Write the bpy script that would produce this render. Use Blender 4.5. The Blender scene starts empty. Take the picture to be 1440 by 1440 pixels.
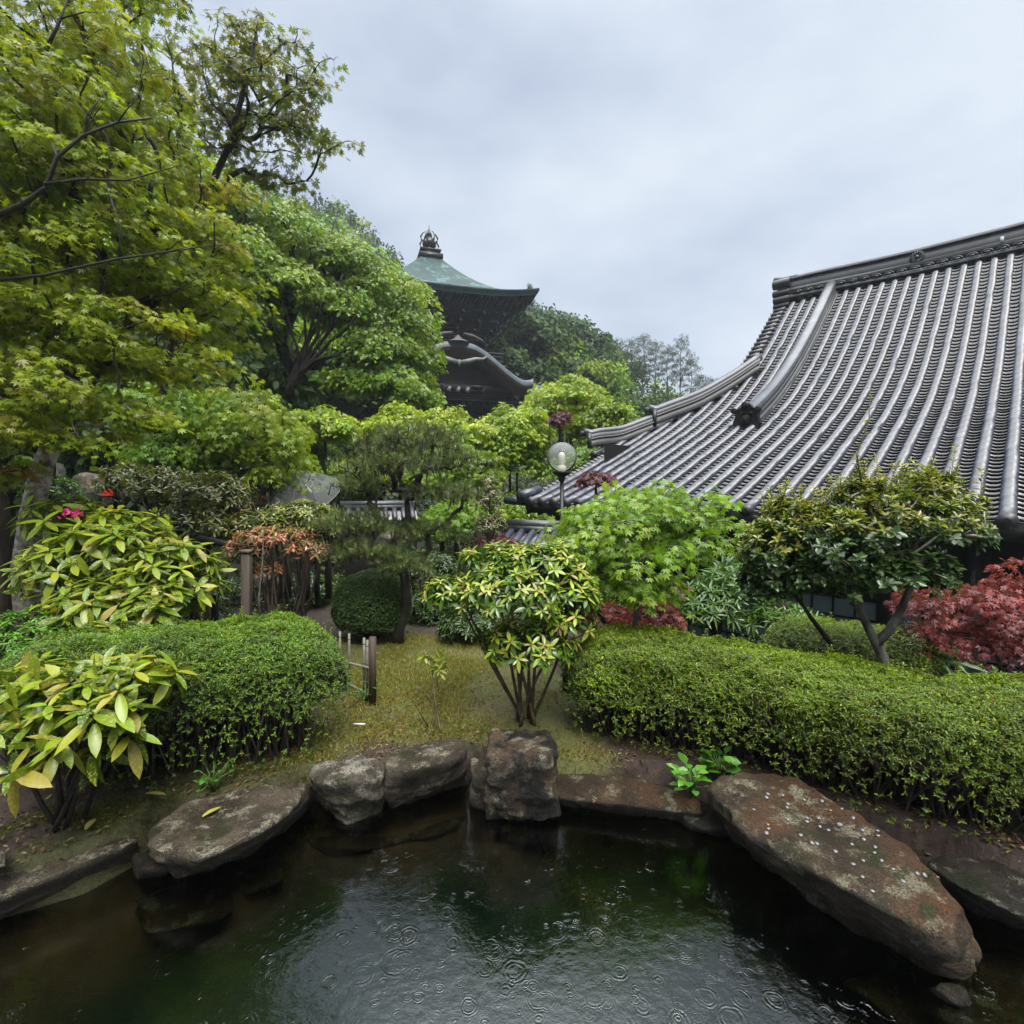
import bpy, math, random
import numpy as np
from math import radians as R_, sin, cos, pi

# ------------------------------------------------------------------ camera, sky, sun, exposure
scn = bpy.context.scene
CAMZ = 2.1; FP = 720.0; TILT = math.atan(46/720)
cam = bpy.data.objects.new('camera', bpy.data.cameras.new('camera')); scn.collection.objects.link(cam)
cam.location = (0, 0, CAMZ); cam.rotation_euler = (pi/2 - TILT, 0, 0)
cam.data.lens = 18.0; cam.data.sensor_width = 36.0; cam.data.clip_start = 0.05; cam.data.clip_end = 2000
scn.camera = cam
SUN_EL, SUN_AZ = R_(58), R_(165)          # azimuth measured clockwise from +Y
world = bpy.data.worlds.new("World"); scn.world = world; world.use_nodes = True
nt = world.node_tree; nt.nodes.clear()
def N(nt, t, **k):
    n = nt.nodes.new(t)
    for a, b in k.items(): setattr(n, a, b)
    return n
wo = N(nt, 'ShaderNodeOutputWorld'); mixw = N(nt, 'ShaderNodeMixShader'); mixw.inputs[0].default_value = 0.93
sky = N(nt, 'ShaderNodeTexSky', sky_type='NISHITA', sun_disc=False, sun_elevation=SUN_EL, sun_rotation=SUN_AZ)
bg1 = N(nt, 'ShaderNodeBackground'); bg1.inputs[1].default_value = 0.05; nt.links.new(sky.outputs[0], bg1.inputs[0])
bg2 = N(nt, 'ShaderNodeBackground'); bg2.inputs[1].default_value = 1.0
tc = N(nt, 'ShaderNodeTexCoord'); sep = N(nt, 'ShaderNodeSeparateXYZ'); nt.links.new(tc.outputs['Generated'], sep.inputs[0])
mp = N(nt, 'ShaderNodeMapping'); mp.inputs['Scale'].default_value = (1, 1, 2.2); mp.inputs['Location'].default_value = (.35, 0, .1)
nt.links.new(tc.outputs['Generated'], mp.inputs[0])
nz = N(nt, 'ShaderNodeTexNoise'); nz.inputs['Scale'].default_value = 2.3; nz.inputs['Detail'].default_value = 5; nz.inputs['Roughness'].default_value = .5
nt.links.new(mp.outputs[0], nz.inputs['Vector'])
# overcast deck: brighter to the right, darker bluish bank on the left
ax = N(nt, 'ShaderNodeMath', operation='MULTIPLY_ADD'); ax.inputs[1].default_value = .26; nt.links.new(sep.outputs[0], ax.inputs[0]); nt.links.new(nz.outputs[0], ax.inputs[2])
cr = N(nt, 'ShaderNodeValToRGB'); nt.links.new(ax.outputs[0], cr.inputs[0])
e = cr.color_ramp.elements; e[0].position = .33; e[0].color = (.190, .220, .282, 1); e[1].position = .66; e[1].color = (.305, .335, .375, 1)
m = cr.color_ramp.elements.new(.50); m.color = (.252, .286, .338, 1)
# sky above the frame boosted far past an overcast zenith to light the foliage
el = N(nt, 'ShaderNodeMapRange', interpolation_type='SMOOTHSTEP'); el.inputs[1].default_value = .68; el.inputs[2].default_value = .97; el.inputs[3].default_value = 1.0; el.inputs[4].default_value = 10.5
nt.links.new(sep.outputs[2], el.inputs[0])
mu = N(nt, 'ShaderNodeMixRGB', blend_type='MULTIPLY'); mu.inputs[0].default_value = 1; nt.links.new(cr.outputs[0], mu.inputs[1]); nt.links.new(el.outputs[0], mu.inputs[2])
# overhead sky tinted warmer, put in to take the blue off the foliage
wt = N(nt, 'ShaderNodeMapRange'); wt.inputs[1].default_value = .68; wt.inputs[2].default_value = .95; nt.links.new(sep.outputs[2], wt.inputs[0])
wc = N(nt, 'ShaderNodeMixRGB', blend_type='MULTIPLY'); wc.inputs[2].default_value = (1.16, 1.04, .84, 1); nt.links.new(wt.outputs[0], wc.inputs[0]); nt.links.new(mu.outputs[0], wc.inputs[1])
# sky dimmed behind the viewer, added to shade the faces turned this way
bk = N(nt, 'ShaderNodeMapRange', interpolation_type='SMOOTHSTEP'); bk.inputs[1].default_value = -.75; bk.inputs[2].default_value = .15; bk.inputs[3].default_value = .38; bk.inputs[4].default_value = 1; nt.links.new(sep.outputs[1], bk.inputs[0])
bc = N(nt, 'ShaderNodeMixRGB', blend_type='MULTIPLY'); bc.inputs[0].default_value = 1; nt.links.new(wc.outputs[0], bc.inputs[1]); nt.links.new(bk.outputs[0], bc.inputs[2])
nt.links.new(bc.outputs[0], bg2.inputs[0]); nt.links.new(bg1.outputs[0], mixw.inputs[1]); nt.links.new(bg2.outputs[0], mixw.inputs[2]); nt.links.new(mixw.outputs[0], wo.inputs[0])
sun = bpy.data.objects.new('sun', bpy.data.lights.new('sun', 'SUN')); scn.collection.objects.link(sun)
sun.data.energy = 1.5; sun.data.angle = R_(25); sun.data.color = (1, .965, .9)
sun.rotation_euler = (pi/2 - SUN_EL, 0, -SUN_AZ + pi)
scn.view_settings.view_transform = 'Standard'; scn.view_settings.look = 'None'; scn.view_settings.gamma = 1
scn.view_settings.exposure = 1.35; scn.view_settings.use_curve_mapping = False
scn.cycles.max_bounces = 6; scn.cycles.diffuse_bounces = 3; scn.cycles.glossy_bounces = 3; scn.cycles.transmission_bounces = 3
scn.cycles.transparent_max_bounces = 8; scn.cycles.volume_bounces = 0; scn.cycles.caustics_reflective = False; scn.cycles.caustics_refractive = False
scn.cycles.use_denoising = True; scn.cycles.sample_clamp_indirect = 4

# ------------------------------------------------------------------ helpers
rng = np.random.default_rng(7); random.seed(7)
A = np.array
def ray(px, py):
    a = (px-720)/FP; b = (720-py)/FP
    return A([a, cos(TILT)+b*sin(TILT), b*cos(TILT)-sin(TILT)])
def P(px, py, Y):                       # point seen at (px,py) at forward distance Y
    r = ray(px, py); return A([0, 0, CAMZ]) + r*(Y/r[1])
def G(px, py, z=0.0):                   # point seen at (px,py) lying at height z
    r = ray(px, py); return A([0, 0, CAMZ]) + r*((z-CAMZ)/r[2])

def hash3(ix, iy, iz):
    h = (ix.astype(np.int64)*374761393 + iy.astype(np.int64)*668265263 + iz.astype(np.int64)*2147483647+12345) & 0xffffffff
    h = ((h ^ (h >> 13))*1274126177) & 0xffffffff
    return ((h ^ (h >> 16)) & 0xffff)/65535.0
def vnoise(p):
    i = np.floor(p).astype(np.int64); f = p-i; f = f*f*(3-2*f); r = 0
    for dx in (0, 1):
        for dy in (0, 1):
            for dz in (0, 1):
                w = (f[:, 0] if dx else 1-f[:, 0])*(f[:, 1] if dy else 1-f[:, 1])*(f[:, 2] if dz else 1-f[:, 2])
                r = r+w*hash3(i[:, 0]+dx, i[:, 1]+dy, i[:, 2]+dz)
    return r
def fbm(p, o=4, g=.5):
    s = 0; a = 1; t = 0
    for k in range(o): s = s+a*(vnoise(p*2**k+k*17.3)-.5); t += a; a *= g
    return s/t*2
def sstep(a, b, x): t = np.clip((x-a)/(b-a), 0, 1); return t*t*(3-2*t)

def link(o, parent=None):
    scn.collection.objects.link(o)
    if parent is not None: o.parent = parent
    return o
def tag(o, label=None, cat=None, group=None, kind=None):
    if label: o['label'] = label
    if cat: o['category'] = cat
    if group: o['group'] = group
    if kind: o['kind'] = kind
    return o
def thing(name, label, cat, loc=(0, 0, 0), group=None):
    o = bpy.data.objects.new(name, None); o.empty_display_size = .1; link(o); o.location = tuple(loc)
    return tag(o, label, cat, group)

class MB:
    """mesh builder in world space; build() moves it under its parent"""
    def __init__(s): s.v = []; s.f = []; s.n = 0; s.c = []
    def add(s, v, f, col=None):
        v = np.asarray(v, float).reshape(-1, 3)
        for ff in (f if isinstance(f, list) and len(f) and isinstance(f[0], np.ndarray) else [np.asarray(f)]):
            s.f.append(ff+s.n)
        s.v.append(v); s.n += len(v)
        if col is not None: s.c.append(np.broadcast_to(col, (len(v), 3)))
        return s
    def box(s, c, size, rz=0, tilt=None):
        hx, hy, hz = [q/2 for q in size]
        v = A([(x, y, z) for x in (-hx, hx) for y in (-hy, hy) for z in (-hz, hz)])
        if tilt is not None: v = v @ A(tilt).T
        ca, sa = cos(rz), sin(rz); v = v @ A([[ca, sa, 0], [-sa, ca, 0], [0, 0, 1]])
        return s.add(v+A(c), A([(0, 1, 3, 2), (4, 6, 7, 5), (0, 4, 5, 1), (2, 3, 7, 6), (0, 2, 6, 4), (1, 5, 7, 3)]))
    def beam(s, a, b, w, h, up=(0, 0, 1)):
        a = A(a, float); b = A(b, float); d = b-a; L = np.linalg.norm(d); d = d/L
        x = np.cross(d, up); x /= np.linalg.norm(x); z = np.cross(x, d)
        v = [a+x*sx*w/2+z*sz*h/2+d*L*t for t in (0, 1) for sx, sz in ((-1, -1), (1, -1), (1, 1), (-1, 1))]
        return s.add(v, A([(0, 1, 2, 3), (7, 6, 5, 4), (0, 4, 5, 1), (1, 5, 6, 2), (2, 6, 7, 3), (3, 7, 4, 0)]))
    def tube(s, pts, r, n=7, cap=True):
        pts = np.asarray(pts, float); k = len(pts); r = np.broadcast_to(r, (k,))
        t = np.gradient(pts, axis=0); t /= np.linalg.norm(t, axis=1)[:, None]+1e-9
        ref = A([0, 0, 1.]) if abs(t[:, 2]).mean() < .8 else A([1., 0, 0])
        x = np.cross(t, ref); x /= np.linalg.norm(x, axis=1)[:, None]+1e-9; y = np.cross(t, x)
        an = np.arange(n)*2*pi/n
        v = pts[:, None]+r[:, None, None]*(x[:, None]*np.cos(an)[None, :, None]+y[:, None]*np.sin(an)[None, :, None])
        i = np.arange(k-1)[:, None]*n; j = np.arange(n)[None]; j2 = (j+1) % n
        f = np.stack([i+j, i+j2, i+n+j2, i+n+j], -1).reshape(-1, 4)
        v = v.reshape(-1, 3)
        if cap:
            v = np.vstack([v, pts[:1], pts[-1:]]); j = np.arange(n)
            f1 = np.stack([(j+1) % n, j, np.full(n, k*n)], -1); f2 = np.stack([(k-1)*n+j, (k-1)*n+(j+1) % n, np.full(n, k*n+1)], -1)
            return s.add(v, [f, f1, f2])
        return s.add(v, [f])
    def lathe(s, c, prof, n=24):
        c = A(c, float); an = np.arange(n)*2*pi/n; k = len(prof)
        v = A([[(r*cos(a), r*sin(a), z) for a in an] for r, z in prof]).reshape(-1, 3)+c
        i = np.arange(k-1)[:, None]*n; j = np.arange(n)[None]; j2 = (j+1) % n
        return s.add(v, np.stack([i+j, i+j2, i+n+j2, i+n+j], -1).reshape(-1, 4))
    def grid(s, V):                     # V (a,b,3)
        a, b = V.shape[:2]; i = np.arange(a-1)[:, None]*b; j = np.arange(b-1)[None]
        return s.add(V.reshape(-1, 3), np.stack([i+j, i+b+j, i+b+j+1, i+j+1], -1).reshape(-1, 4))
    def build(s, name, mat, parent=None, smooth=False, org=None, bevel=0):
        v = np.vstack(s.v)
        if org is None: org = A(parent.location if parent is not None and parent.parent is None else (0, 0, 0)) if parent is not None else v.mean(0)*[1, 1, 0]+[0, 0, v[:, 2].min()]
        if parent is not None and parent.parent is not None: org = A(parent.location)+A(parent.parent.location)
        me = bpy.data.meshes.new(name)
        tot = sum(f.size for f in s.f); nf = sum(len(f) for f in s.f)
        me.vertices.add(len(v)); me.vertices.foreach_set('co', (v-org).astype(np.float32).ravel())
        me.loops.add(tot); me.loops.foreach_set('vertex_index', np.concatenate([f.ravel() for f in s.f]).astype(np.int32))
        sizes = np.concatenate([np.full(len(f), f.shape[1]) for f in s.f]); st = np.concatenate([[0], np.cumsum(sizes)[:-1]])
        me.polygons.add(nf); me.polygons.foreach_set('loop_start', st.astype(np.int32))
        if smooth: me.polygons.foreach_set('use_smooth', np.ones(nf, bool))
        me.update(calc_edges=True)
        if s.c:
            c = np.vstack(s.c); at = me.color_attributes.new('Col', 'FLOAT_COLOR', 'POINT')
            at.data.foreach_set('color', np.hstack([c, np.ones((len(c), 1))]).astype(np.float32).ravel())
        me.materials.append(mat)
        o = bpy.data.objects.new(name, me); link(o, parent)
        if parent is None: o.location = tuple(org)
        if bevel:
            b = o.modifiers.new('bevel', 'BEVEL'); b.width = bevel; b.segments = 2; b.limit_method = 'ANGLE'
        return o

# ------------------------------------------------------------------ materials
def newmat(name):
    m = bpy.data.materials.new(name); m.use_nodes = True; nt = m.node_tree; nt.nodes.clear()
    return m, nt, N(nt, 'ShaderNodeOutputMaterial')
def noise_n(nt, scale, detail=4, rough=.5, co='Object', vec=None):
    t = N(nt, 'ShaderNodeTexCoord'); n = N(nt, 'ShaderNodeTexNoise'); n.inputs['Scale'].default_value = scale
    n.inputs['Detail'].default_value = detail; n.inputs['Roughness'].default_value = rough
    if vec is not None:
        mpn = N(nt, 'ShaderNodeMapping'); mpn.inputs['Scale'].default_value = vec; nt.links.new(t.outputs[co], mpn.inputs[0]); nt.links.new(mpn.outputs[0], n.inputs['Vector'])
    else: nt.links.new(t.outputs[co], n.inputs['Vector'])
    return n
def ramp(nt, src, stops):
    r = N(nt, 'ShaderNodeValToRGB'); nt.links.new(src, r.inputs[0]); el = r.color_ramp.elements
    while len(el) < len(stops): el.new(.5)
    for e_, (p_, c_) in zip(el, stops):
        e_.position = p_; e_.color = (*c_, 1) if len(c_) == 3 else c_
    return r
def bump(nt, src, strength, dist, prev=None):
    b = N(nt, 'ShaderNodeBump'); b.inputs['Strength'].default_value = strength; b.inputs['Distance'].default_value = dist
    nt.links.new(src, b.inputs['Height'])
    if prev is not None: nt.links.new(prev, b.inputs['Normal'])
    return b
def mixc(nt, fac, a, b, mode='MIX'):
    m = N(nt, 'ShaderNodeMixRGB', blend_type=mode)
    for s_, q in ((m.inputs[0], fac), (m.inputs[1], a), (m.inputs[2], b)):
        if isinstance(q, (int, float)): s_.default_value = q
        elif isinstance(q, tuple): s_.default_value = (*q, 1)
        else: nt.links.new(q, s_)
    return m.outputs[0]
def surf(name, stops, scale=6, rough=.7, bumps=((20, .3, .01),), spec=.4, metallic=0, vec=None, detail=5, coat=0):
    m, nt, o = newmat(name); p = N(nt, 'ShaderNodeBsdfPrincipled'); nt.links.new(p.outputs[0], o.inputs[0])
    n = noise_n(nt, scale, detail, .6, vec=vec); r = ramp(nt, n.outputs[0], stops); nt.links.new(r.outputs[0], p.inputs['Base Color'])
    p.inputs['Roughness'].default_value = rough; p.inputs['Metallic'].default_value = metallic; p.inputs['Specular IOR Level'].default_value = spec
    p.inputs['Coat Weight'].default_value = coat; p.inputs['Coat Roughness'].default_value = .2
    pr = None
    for sc_, st_, d_ in bumps:
        b = noise_n(nt, sc_, 4, .6, vec=vec); pr = bump(nt, b.outputs[0], st_, d_, pr).outputs[0]
    if pr is not None: nt.links.new(pr, p.inputs['Normal'])
    return m
def leafmat(name, rough=.38, trans=.35, tint=(1.5, 1.6, .6), spots=None, spec=.5, mottle=0.0):
    m, nt, o = newmat(name); p = N(nt, 'ShaderNodeBsdfPrincipled'); at = N(nt, 'ShaderNodeAttribute', attribute_name='Col')
    col = at.outputs['Color']
    if spots:
        n = noise_n(nt, spots[0], 2, .6); r = ramp(nt, n.outputs[0], [(.55, (0, 0, 0)), (.60, (1, 1, 1))]); col = mixc(nt, r.outputs[0], col, spots[1])
    nt.links.new(col, p.inputs['Base Color']); p.inputs['Roughness'].default_value = rough; p.inputs['Specular IOR Level'].default_value = spec
    t = N(nt, 'ShaderNodeBsdfTranslucent'); c2 = mixc(nt, 1.0, col, tint, 'MULTIPLY'); nt.links.new(c2, t.inputs[0])
    mx = N(nt, 'ShaderNodeMixShader'); mx.inputs[0].default_value = trans
    nt.links.new(p.outputs[0], mx.inputs[1]); nt.links.new(t.outputs[0], mx.inputs[2]); nt.links.new(mx.outputs[0], o.inputs[0])
    return m
M = {}
M['leaf'] = leafmat('leaf', trans=.42, tint=(1.7, 1.6, .5)); M['leaf_wet'] = leafmat('wet leaf', .22, .25); M['leaf_far'] = leafmat('far leaf', .6, .25, spec=.2)
M['leaf_spot'] = leafmat('spotted leaf', .32, .3, spots=(70, (.33, .31, .045)))
M['needle'] = leafmat('needle', .45, .1)
M['bark'] = surf('bark', [(.35, (.022, .016, .012)), (.6, (.07, .055, .042)), (.75, (.14, .125, .105))], 9, .75, ((30, .6, .01),), vec=(1, 1, .35))
M['bark_pale'] = surf('pale bark', [(.35, (.05, .045, .035)), (.55, (.17, .16, .13)), (.7, (.30, .29, .25))], 12, .7, ((40, .5, .008),), vec=(1, 1, .6))
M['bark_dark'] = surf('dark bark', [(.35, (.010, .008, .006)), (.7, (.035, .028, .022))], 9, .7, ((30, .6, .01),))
def barkmix():
    m, nt, o = newmat('lichened maple bark'); p = N(nt, 'ShaderNodeBsdfPrincipled'); nt.links.new(p.outputs[0], o.inputs[0]); n = noise_n(nt, 12, 5, .65)
    a = ramp(nt, n.outputs[0], [(.35, (.012, .009, .007)), (.65, (.045, .034, .026))]).outputs[0]; b = ramp(nt, n.outputs[0], [(.38, (.07, .06, .045)), (.48, (.27, .245, .19)), (.6, (.50, .47, .40))]).outputs[0]
    t = N(nt, 'ShaderNodeTexCoord'); s = N(nt, 'ShaderNodeSeparateXYZ'); nt.links.new(t.outputs['Object'], s.inputs[0]); mr = N(nt, 'ShaderNodeMapRange'); mr.inputs[1].default_value = 2.1; mr.inputs[2].default_value = 3.0; nt.links.new(s.outputs[2], mr.inputs[0])
    nt.links.new(mixc(nt, mr.outputs[0], b, a), p.inputs['Base Color']); p.inputs['Roughness'].default_value = .7; nt.links.new(bump(nt, noise_n(nt, 40, 4, .6).outputs[0], .6, .01).outputs[0], p.inputs['Normal']); return m
M['bark_mix'] = barkmix()
M['bark_red'] = surf('warm bark', [(.35, (.04, .028, .015)), (.65, (.13, .10, .055))], 14, .6, ((40, .5, .006),))
M['wood_dark'] = surf('dark timber', [(.3, (.010, .008, .008)), (.7, (.03, .025, .023))], 4, .6, ((20, .3, .01),), vec=(1, 1, .2))
M['wood_black'] = surf('black timber', [(.3, (.004, .004, .004)), (.7, (.010, .009, .009))], 4, .7)
M['wood_grey'] = surf('weathered timber', [(.3, (.06, .045, .035)), (.7, (.17, .14, .115))], 14, .7, ((50, .4, .005),), vec=(1, 1, .08))
M['wood_brown'] = surf('brown timber', [(.3, (.028, .018, .013)), (.7, (.085, .055, .04))], 14, .6, ((50, .4, .005),), vec=(1, 1, .08))
M['bamboo'] = surf('grey bamboo', [(.3, (.09, .085, .065)), (.7, (.20, .19, .155))], 10, .45, ())
M['plaster'] = surf('white wall panel', [(.3, (.30, .33, .36)), (.7, (.42, .45, .48))], 3, .6, ((40, .1, .003),))
M['copper'] = surf('verdigris copper', [(.40, (.003, .028, .027)), (.54, (.008, .050, .050)), (.63, (.075, .145, .155))], 1.6, .6, ((6, .2, .02),), spec=.25, detail=8)
M['copper_dark'] = surf('dark copper rim', [(.3, (.02, .045, .045)), (.7, (.05, .09, .085))], 3, .5)
M['slate_sheen'] = surf('weathered copper sheet', [(.3, (.045, .062, .078)), (.7, (.10, .125, .15))], 2, .45, ((6, .2, .02),))
M['carved'] = surf('grey painted carving', [(.3, (.12, .12, .13)), (.7, (.30, .29, .29))], 8, .6)
M['metal_black'] = surf('black painted metal', [(.3, (.008, .008, .009)), (.7, (.018, .018, .02))], 9, .35, ())
M['cloth_dark'] = surf('dark cloth', [(.3, (.02, .022, .03)), (.7, (.04, .043, .055))], 30, .9)
M['skin'] = surf('skin', [(.3, (.48, .29, .20)), (.7, (.55, .34, .24))], 8, .5, ())
M['hair'] = surf('black hair', [(.3, (.008, .006, .006)), (.7, (.02, .015, .014))], 60, .4)
M['red_cloth'] = surf('red cloth', [(.3, (.45, .02, .015)), (.7, (.6, .04, .02))], 30, .8)
M['coin'] = surf('dull silver coin', [(.3, (.15, .155, .17)), (.7, (.25, .26, .28))], 30, .5, (), metallic=.15)
M['coin_bronze'] = surf('bronze coin', [(.3, (.22, .12, .06)), (.7, (.4, .24, .12))], 30, .4, (), metallic=.5)

def tilemat(name, a, b, c, rough):
    m, nt, o = newmat(name); p = N(nt, 'ShaderNodeBsdfPrincipled'); nt.links.new(p.outputs[0], o.inputs[0])
    n = noise_n(nt, 2.4, 6, .65); n2 = noise_n(nt, 26, 3, .6)
    r = ramp(nt, n.outputs[0], [(.32, a), (.55, b), (.72, c)])
    r2 = ramp(nt, n2.outputs[0], [(.25, (.55, .5, .5)), (.6, (1.15, 1.15, 1.15))])
    nt.links.new(mixc(nt, 1.0, r.outputs[0], r2.outputs[0], 'MULTIPLY'), p.inputs['Base Color'])
    rr = N(nt, 'ShaderNodeMapRange'); rr.inputs[3].default_value = rough-.12; rr.inputs[4].default_value = rough+.15; nt.links.new(n2.outputs[0], rr.inputs[0]); nt.links.new(rr.outputs[0], p.inputs['Roughness'])
    p.inputs['Specular IOR Level'].default_value = .8
    nt.links.new(bump(nt, n2.outputs[0], .25, .006).outputs[0], p.inputs['Normal'])
    return m
M['tile_round'] = tilemat('wet grey ridge tile', (.014, .016, .027), (.035, .040, .064), (.082, .090, .135), .36)
M['tile_pan'] = tilemat('wet pan tile', (.030, .028, .030), (.036, .034, .040), (.085, .076, .080), .28)
M['tile_dark'] = tilemat('dark ridge tile', (.012, .012, .014), (.024, .025, .029), (.05, .052, .058), .45)

def rockmat(name, base, mid, lichen, extra=None, extra_pos=.5, lich=.57, moss=(.04, .045, .012), mosspos=.56):
    m, nt, o = newmat(name); p = N(nt, 'ShaderNodeBsdfPrincipled'); nt.links.new(p.outputs[0], o.inputs[0])
    n = noise_n(nt, 3.2, 8, .7); c = ramp(nt, n.outputs[0], [(.40, base), (.60, mid)]).outputs[0]
    if extra:
        n4 = noise_n(nt, 1.3, 4, .5); f = ramp(nt, n4.outputs[0], [(extra_pos, (0, 0, 0)), (extra_pos+.1, (1, 1, 1))]).outputs[0]
        g_ = N(nt, 'ShaderNodeNewGeometry'); s_ = N(nt, 'ShaderNodeSeparateXYZ'); nt.links.new(g_.outputs['Normal'], s_.inputs[0])
        up = N(nt, 'ShaderNodeMapRange'); up.inputs[1].default_value = .55; up.inputs[2].default_value = .85; nt.links.new(s_.outputs[2], up.inputs[0])
        c = mixc(nt, mixc(nt, 1.0, f, up.outputs[0], 'MULTIPLY'), c, extra)
    n2 = noise_n(nt, 7.5, 7, .7); c = mixc(nt, ramp(nt, n2.outputs[0], [(lich-.05, (0, 0, 0)), (lich+.04, (1, 1, 1))]).outputs[0], c, lichen)
    n5 = noise_n(nt, 4.3, 6, .7, vec=(1, 1.3, .9)); c = mixc(nt, ramp(nt, n5.outputs[0], [(mosspos-.03, (0, 0, 0)), (mosspos+.05, (1, 1, 1))]).outputs[0], c, moss)
    n3 = noise_n(nt, 120, 6, .75); c = mixc(nt, 1.0, c, ramp(nt, n3.outputs[0], [(.40, (.42, .42, .42)), (.58, (1.75, 1.75, 1.75))]).outputs[0], 'MULTIPLY')
    nt.links.new(c, p.inputs['Base Color']); p.inputs['Roughness'].default_value = .48; p.inputs['Specular IOR Level'].default_value = .5
    b1 = bump(nt, n3.outputs[0], .9, .018); b2 = bump(nt, n2.outputs[0], .9, .06, b1.outputs[0]); nt.links.new(b2.outputs[0], p.inputs['Normal'])
    return m
M['rock'] = rockmat('grey boulder', (.055, .040, .026), (.18, .14, .095), (.33, .30, .22), mosspos=.57)
M['rock_pale'] = rockmat('pale grey boulder', (.075, .058, .04), (.22, .185, .14), (.38, .355, .28), lich=.54)
M['rock_dark'] = rockmat('dark mossy boulder', (.018, .014, .010), (.06, .046, .034), (.22, .20, .15), mosspos=.5, moss=(.02, .028, .008), lich=.58)
M['rock_red'] = rockmat('rusty slab', (.040, .024, .014), (.125, .082, .048), (.27, .245, .165), extra=(.125, .058, .024), extra_pos=.44, lich=.58, mosspos=.57)
M['rock_stain'] = rockmat('stained brown boulder', (.05, .030, .018), (.17, .115, .07), (.32, .30, .21), extra=(.16, .09, .045), extra_pos=.5, lich=.56, moss=(.009, .008, .006), mosspos=.50)

# ------------------------------------------------------------------ leaves
def tmpl_maple(lobes=7, spread=125, w=.16, droop=.18):
    v = [(0, 0, 0)]; f = []
    for a in np.linspace(-spread, spread, lobes):
        t = R_(a); L = 1.0-.45*(abs(a)/spread)**1.3; d = A([sin(t), cos(t)]); q = A([cos(t), -sin(t)])
        i = len(v)
        for u_, s_ in ((.50, -w), (1, 0), (.50, w)):
            xy = d*L*u_+q*s_*L; v.append((xy[0], xy[1]+.0, -droop*(u_**2)*(.6+.4*L)))
        f.append((0, i+2, i+1, i))
    return A(v, float), [A(f)]
def tmpl_oval(w=.22, fold=.10, droop=.12):
    v = [(0, 0, 0), (w*.85, .33, fold), (w*.8, .68, fold*.7-droop*.4), (0, 1, -droop), (-w*.8, .68, fold*.7-droop*.4), (-w*.85, .33, fold)]
    return A(v, float), [A([(0, 1, 2, 3), (0, 3, 4, 5)])]
def tmpl_long(w=.16, n=4, fold=.06, droop=.25, serr=0):
    v = []; f = []
    for i in range(n+1):
        t = i/n; ww = w*math.sin(pi*min(1, t*.93+.05))**.8*(1.0 if t < 1 else .05); z = -droop*t*t
        v += [(-ww, t, z+fold*(1-t)), (0, t, z), (ww, t, z+fold*(1-t))]
    for i in range(n):
        a = i*3; f += [(a, a+1, a+4, a+3), (a+1, a+2, a+5, a+4)]
    return A(v, float), [A(f)]
def tmpl_needles(k=9, spread=.55, w=.013):
    v = []; f = []
    for i in range(k):
        a = i*2.399; s = spread*((i+.5)/k)**.5; d = A([cos(a)*s, 1, sin(a)*s]); d /= np.linalg.norm(d); q = np.cross(d, [.3, .2, 1]); q /= np.linalg.norm(q)
        j = len(v); v += [q*w, -q*w, d*(.85+.15*(i % 3)/2)]; f.append((j, j+1, j+2))
    return A(v, float), [A(f)]
T_MAPLE = tmpl_maple(); T_MAPLE5 = tmpl_maple(5, 100, .17); T_MAPLE3 = tmpl_maple(3, 62, .26)
T_OVAL = tmpl_oval(); T_WIDE = tmpl_oval(.36, .08, .15); T_LONG = tmpl_long(); T_AUC = tmpl_long(.16, 5, .07, .22); T_THIN = tmpl_long(.085, 3, .03, .3); T_NEED = tmpl_needles()
def norm(a): return a/(np.linalg.norm(a, axis=-1, keepdims=True)+1e-9)
def leaves(T, pos, axis, normal, size, cols):
    """arrays of world vertices and faces for N leaves"""
    V, Fs = T; n = len(pos)
    y = norm(axis); x = norm(np.cross(y, normal)); z = np.cross(x, y)
    Rm = np.stack([x, y, z], -1)                       # columns
    v = np.einsum('nij,kj->nki', Rm, V)*size[:, None, None]+pos[:, None]
    off = np.arange(n)[:, None, None]*len(V)
    out = [(f[None]+off).reshape(-1, f.shape[1]) for f in Fs]
    return v.reshape(-1, 3), out, np.repeat(cols, len(V), 0)
def pal(cols, n, jit=.16, w=None, r=None):
    r = r or rng
    c = A(cols, float)[r.choice(len(cols), n, p=None if w is None else A(w)/sum(w))]
    return c*np.exp(r.normal(0, jit, (n, 1)))*np.exp(r.normal(0, jit*.35, (n, 3)))
def rdir(n): return norm(rng.normal(size=(n, 3)))

# palettes (linear albedo)
OLIVE = [(.23, .30, .014), (.17, .25, .012), (.33, .38, .022), (.12, .18, .010), (.21, .30, .016), (.24, .32, .014), (.22, .19, .03)]
FRESH = [(.17, .31, .013), (.12, .25, .010), (.26, .38, .018), (.08, .18, .009)]
LIME = [(.29, .38, .018), (.23, .34, .015), (.36, .42, .03), (.15, .24, .012)]
MIDG = [(.16, .25, .012), (.11, .19, .009), (.26, .33, .018), (.07, .14, .007)]
DARKG = [(.025, .055, .012), (.035, .075, .015), (.045, .09, .02)]
HEDGE = [(.095, .155, .008), (.13, .20, .010), (.19, .265, .014), (.06, .10, .007)]
RED = [(.22, .04, .05), (.16, .03, .042), (.28, .065, .06), (.12, .03, .035), (.20, .06, .04)]
BACKLIT = [(.07, .10, .018), (.10, .13, .02), (.13, .115, .025), (.05, .075, .015)]

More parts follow.
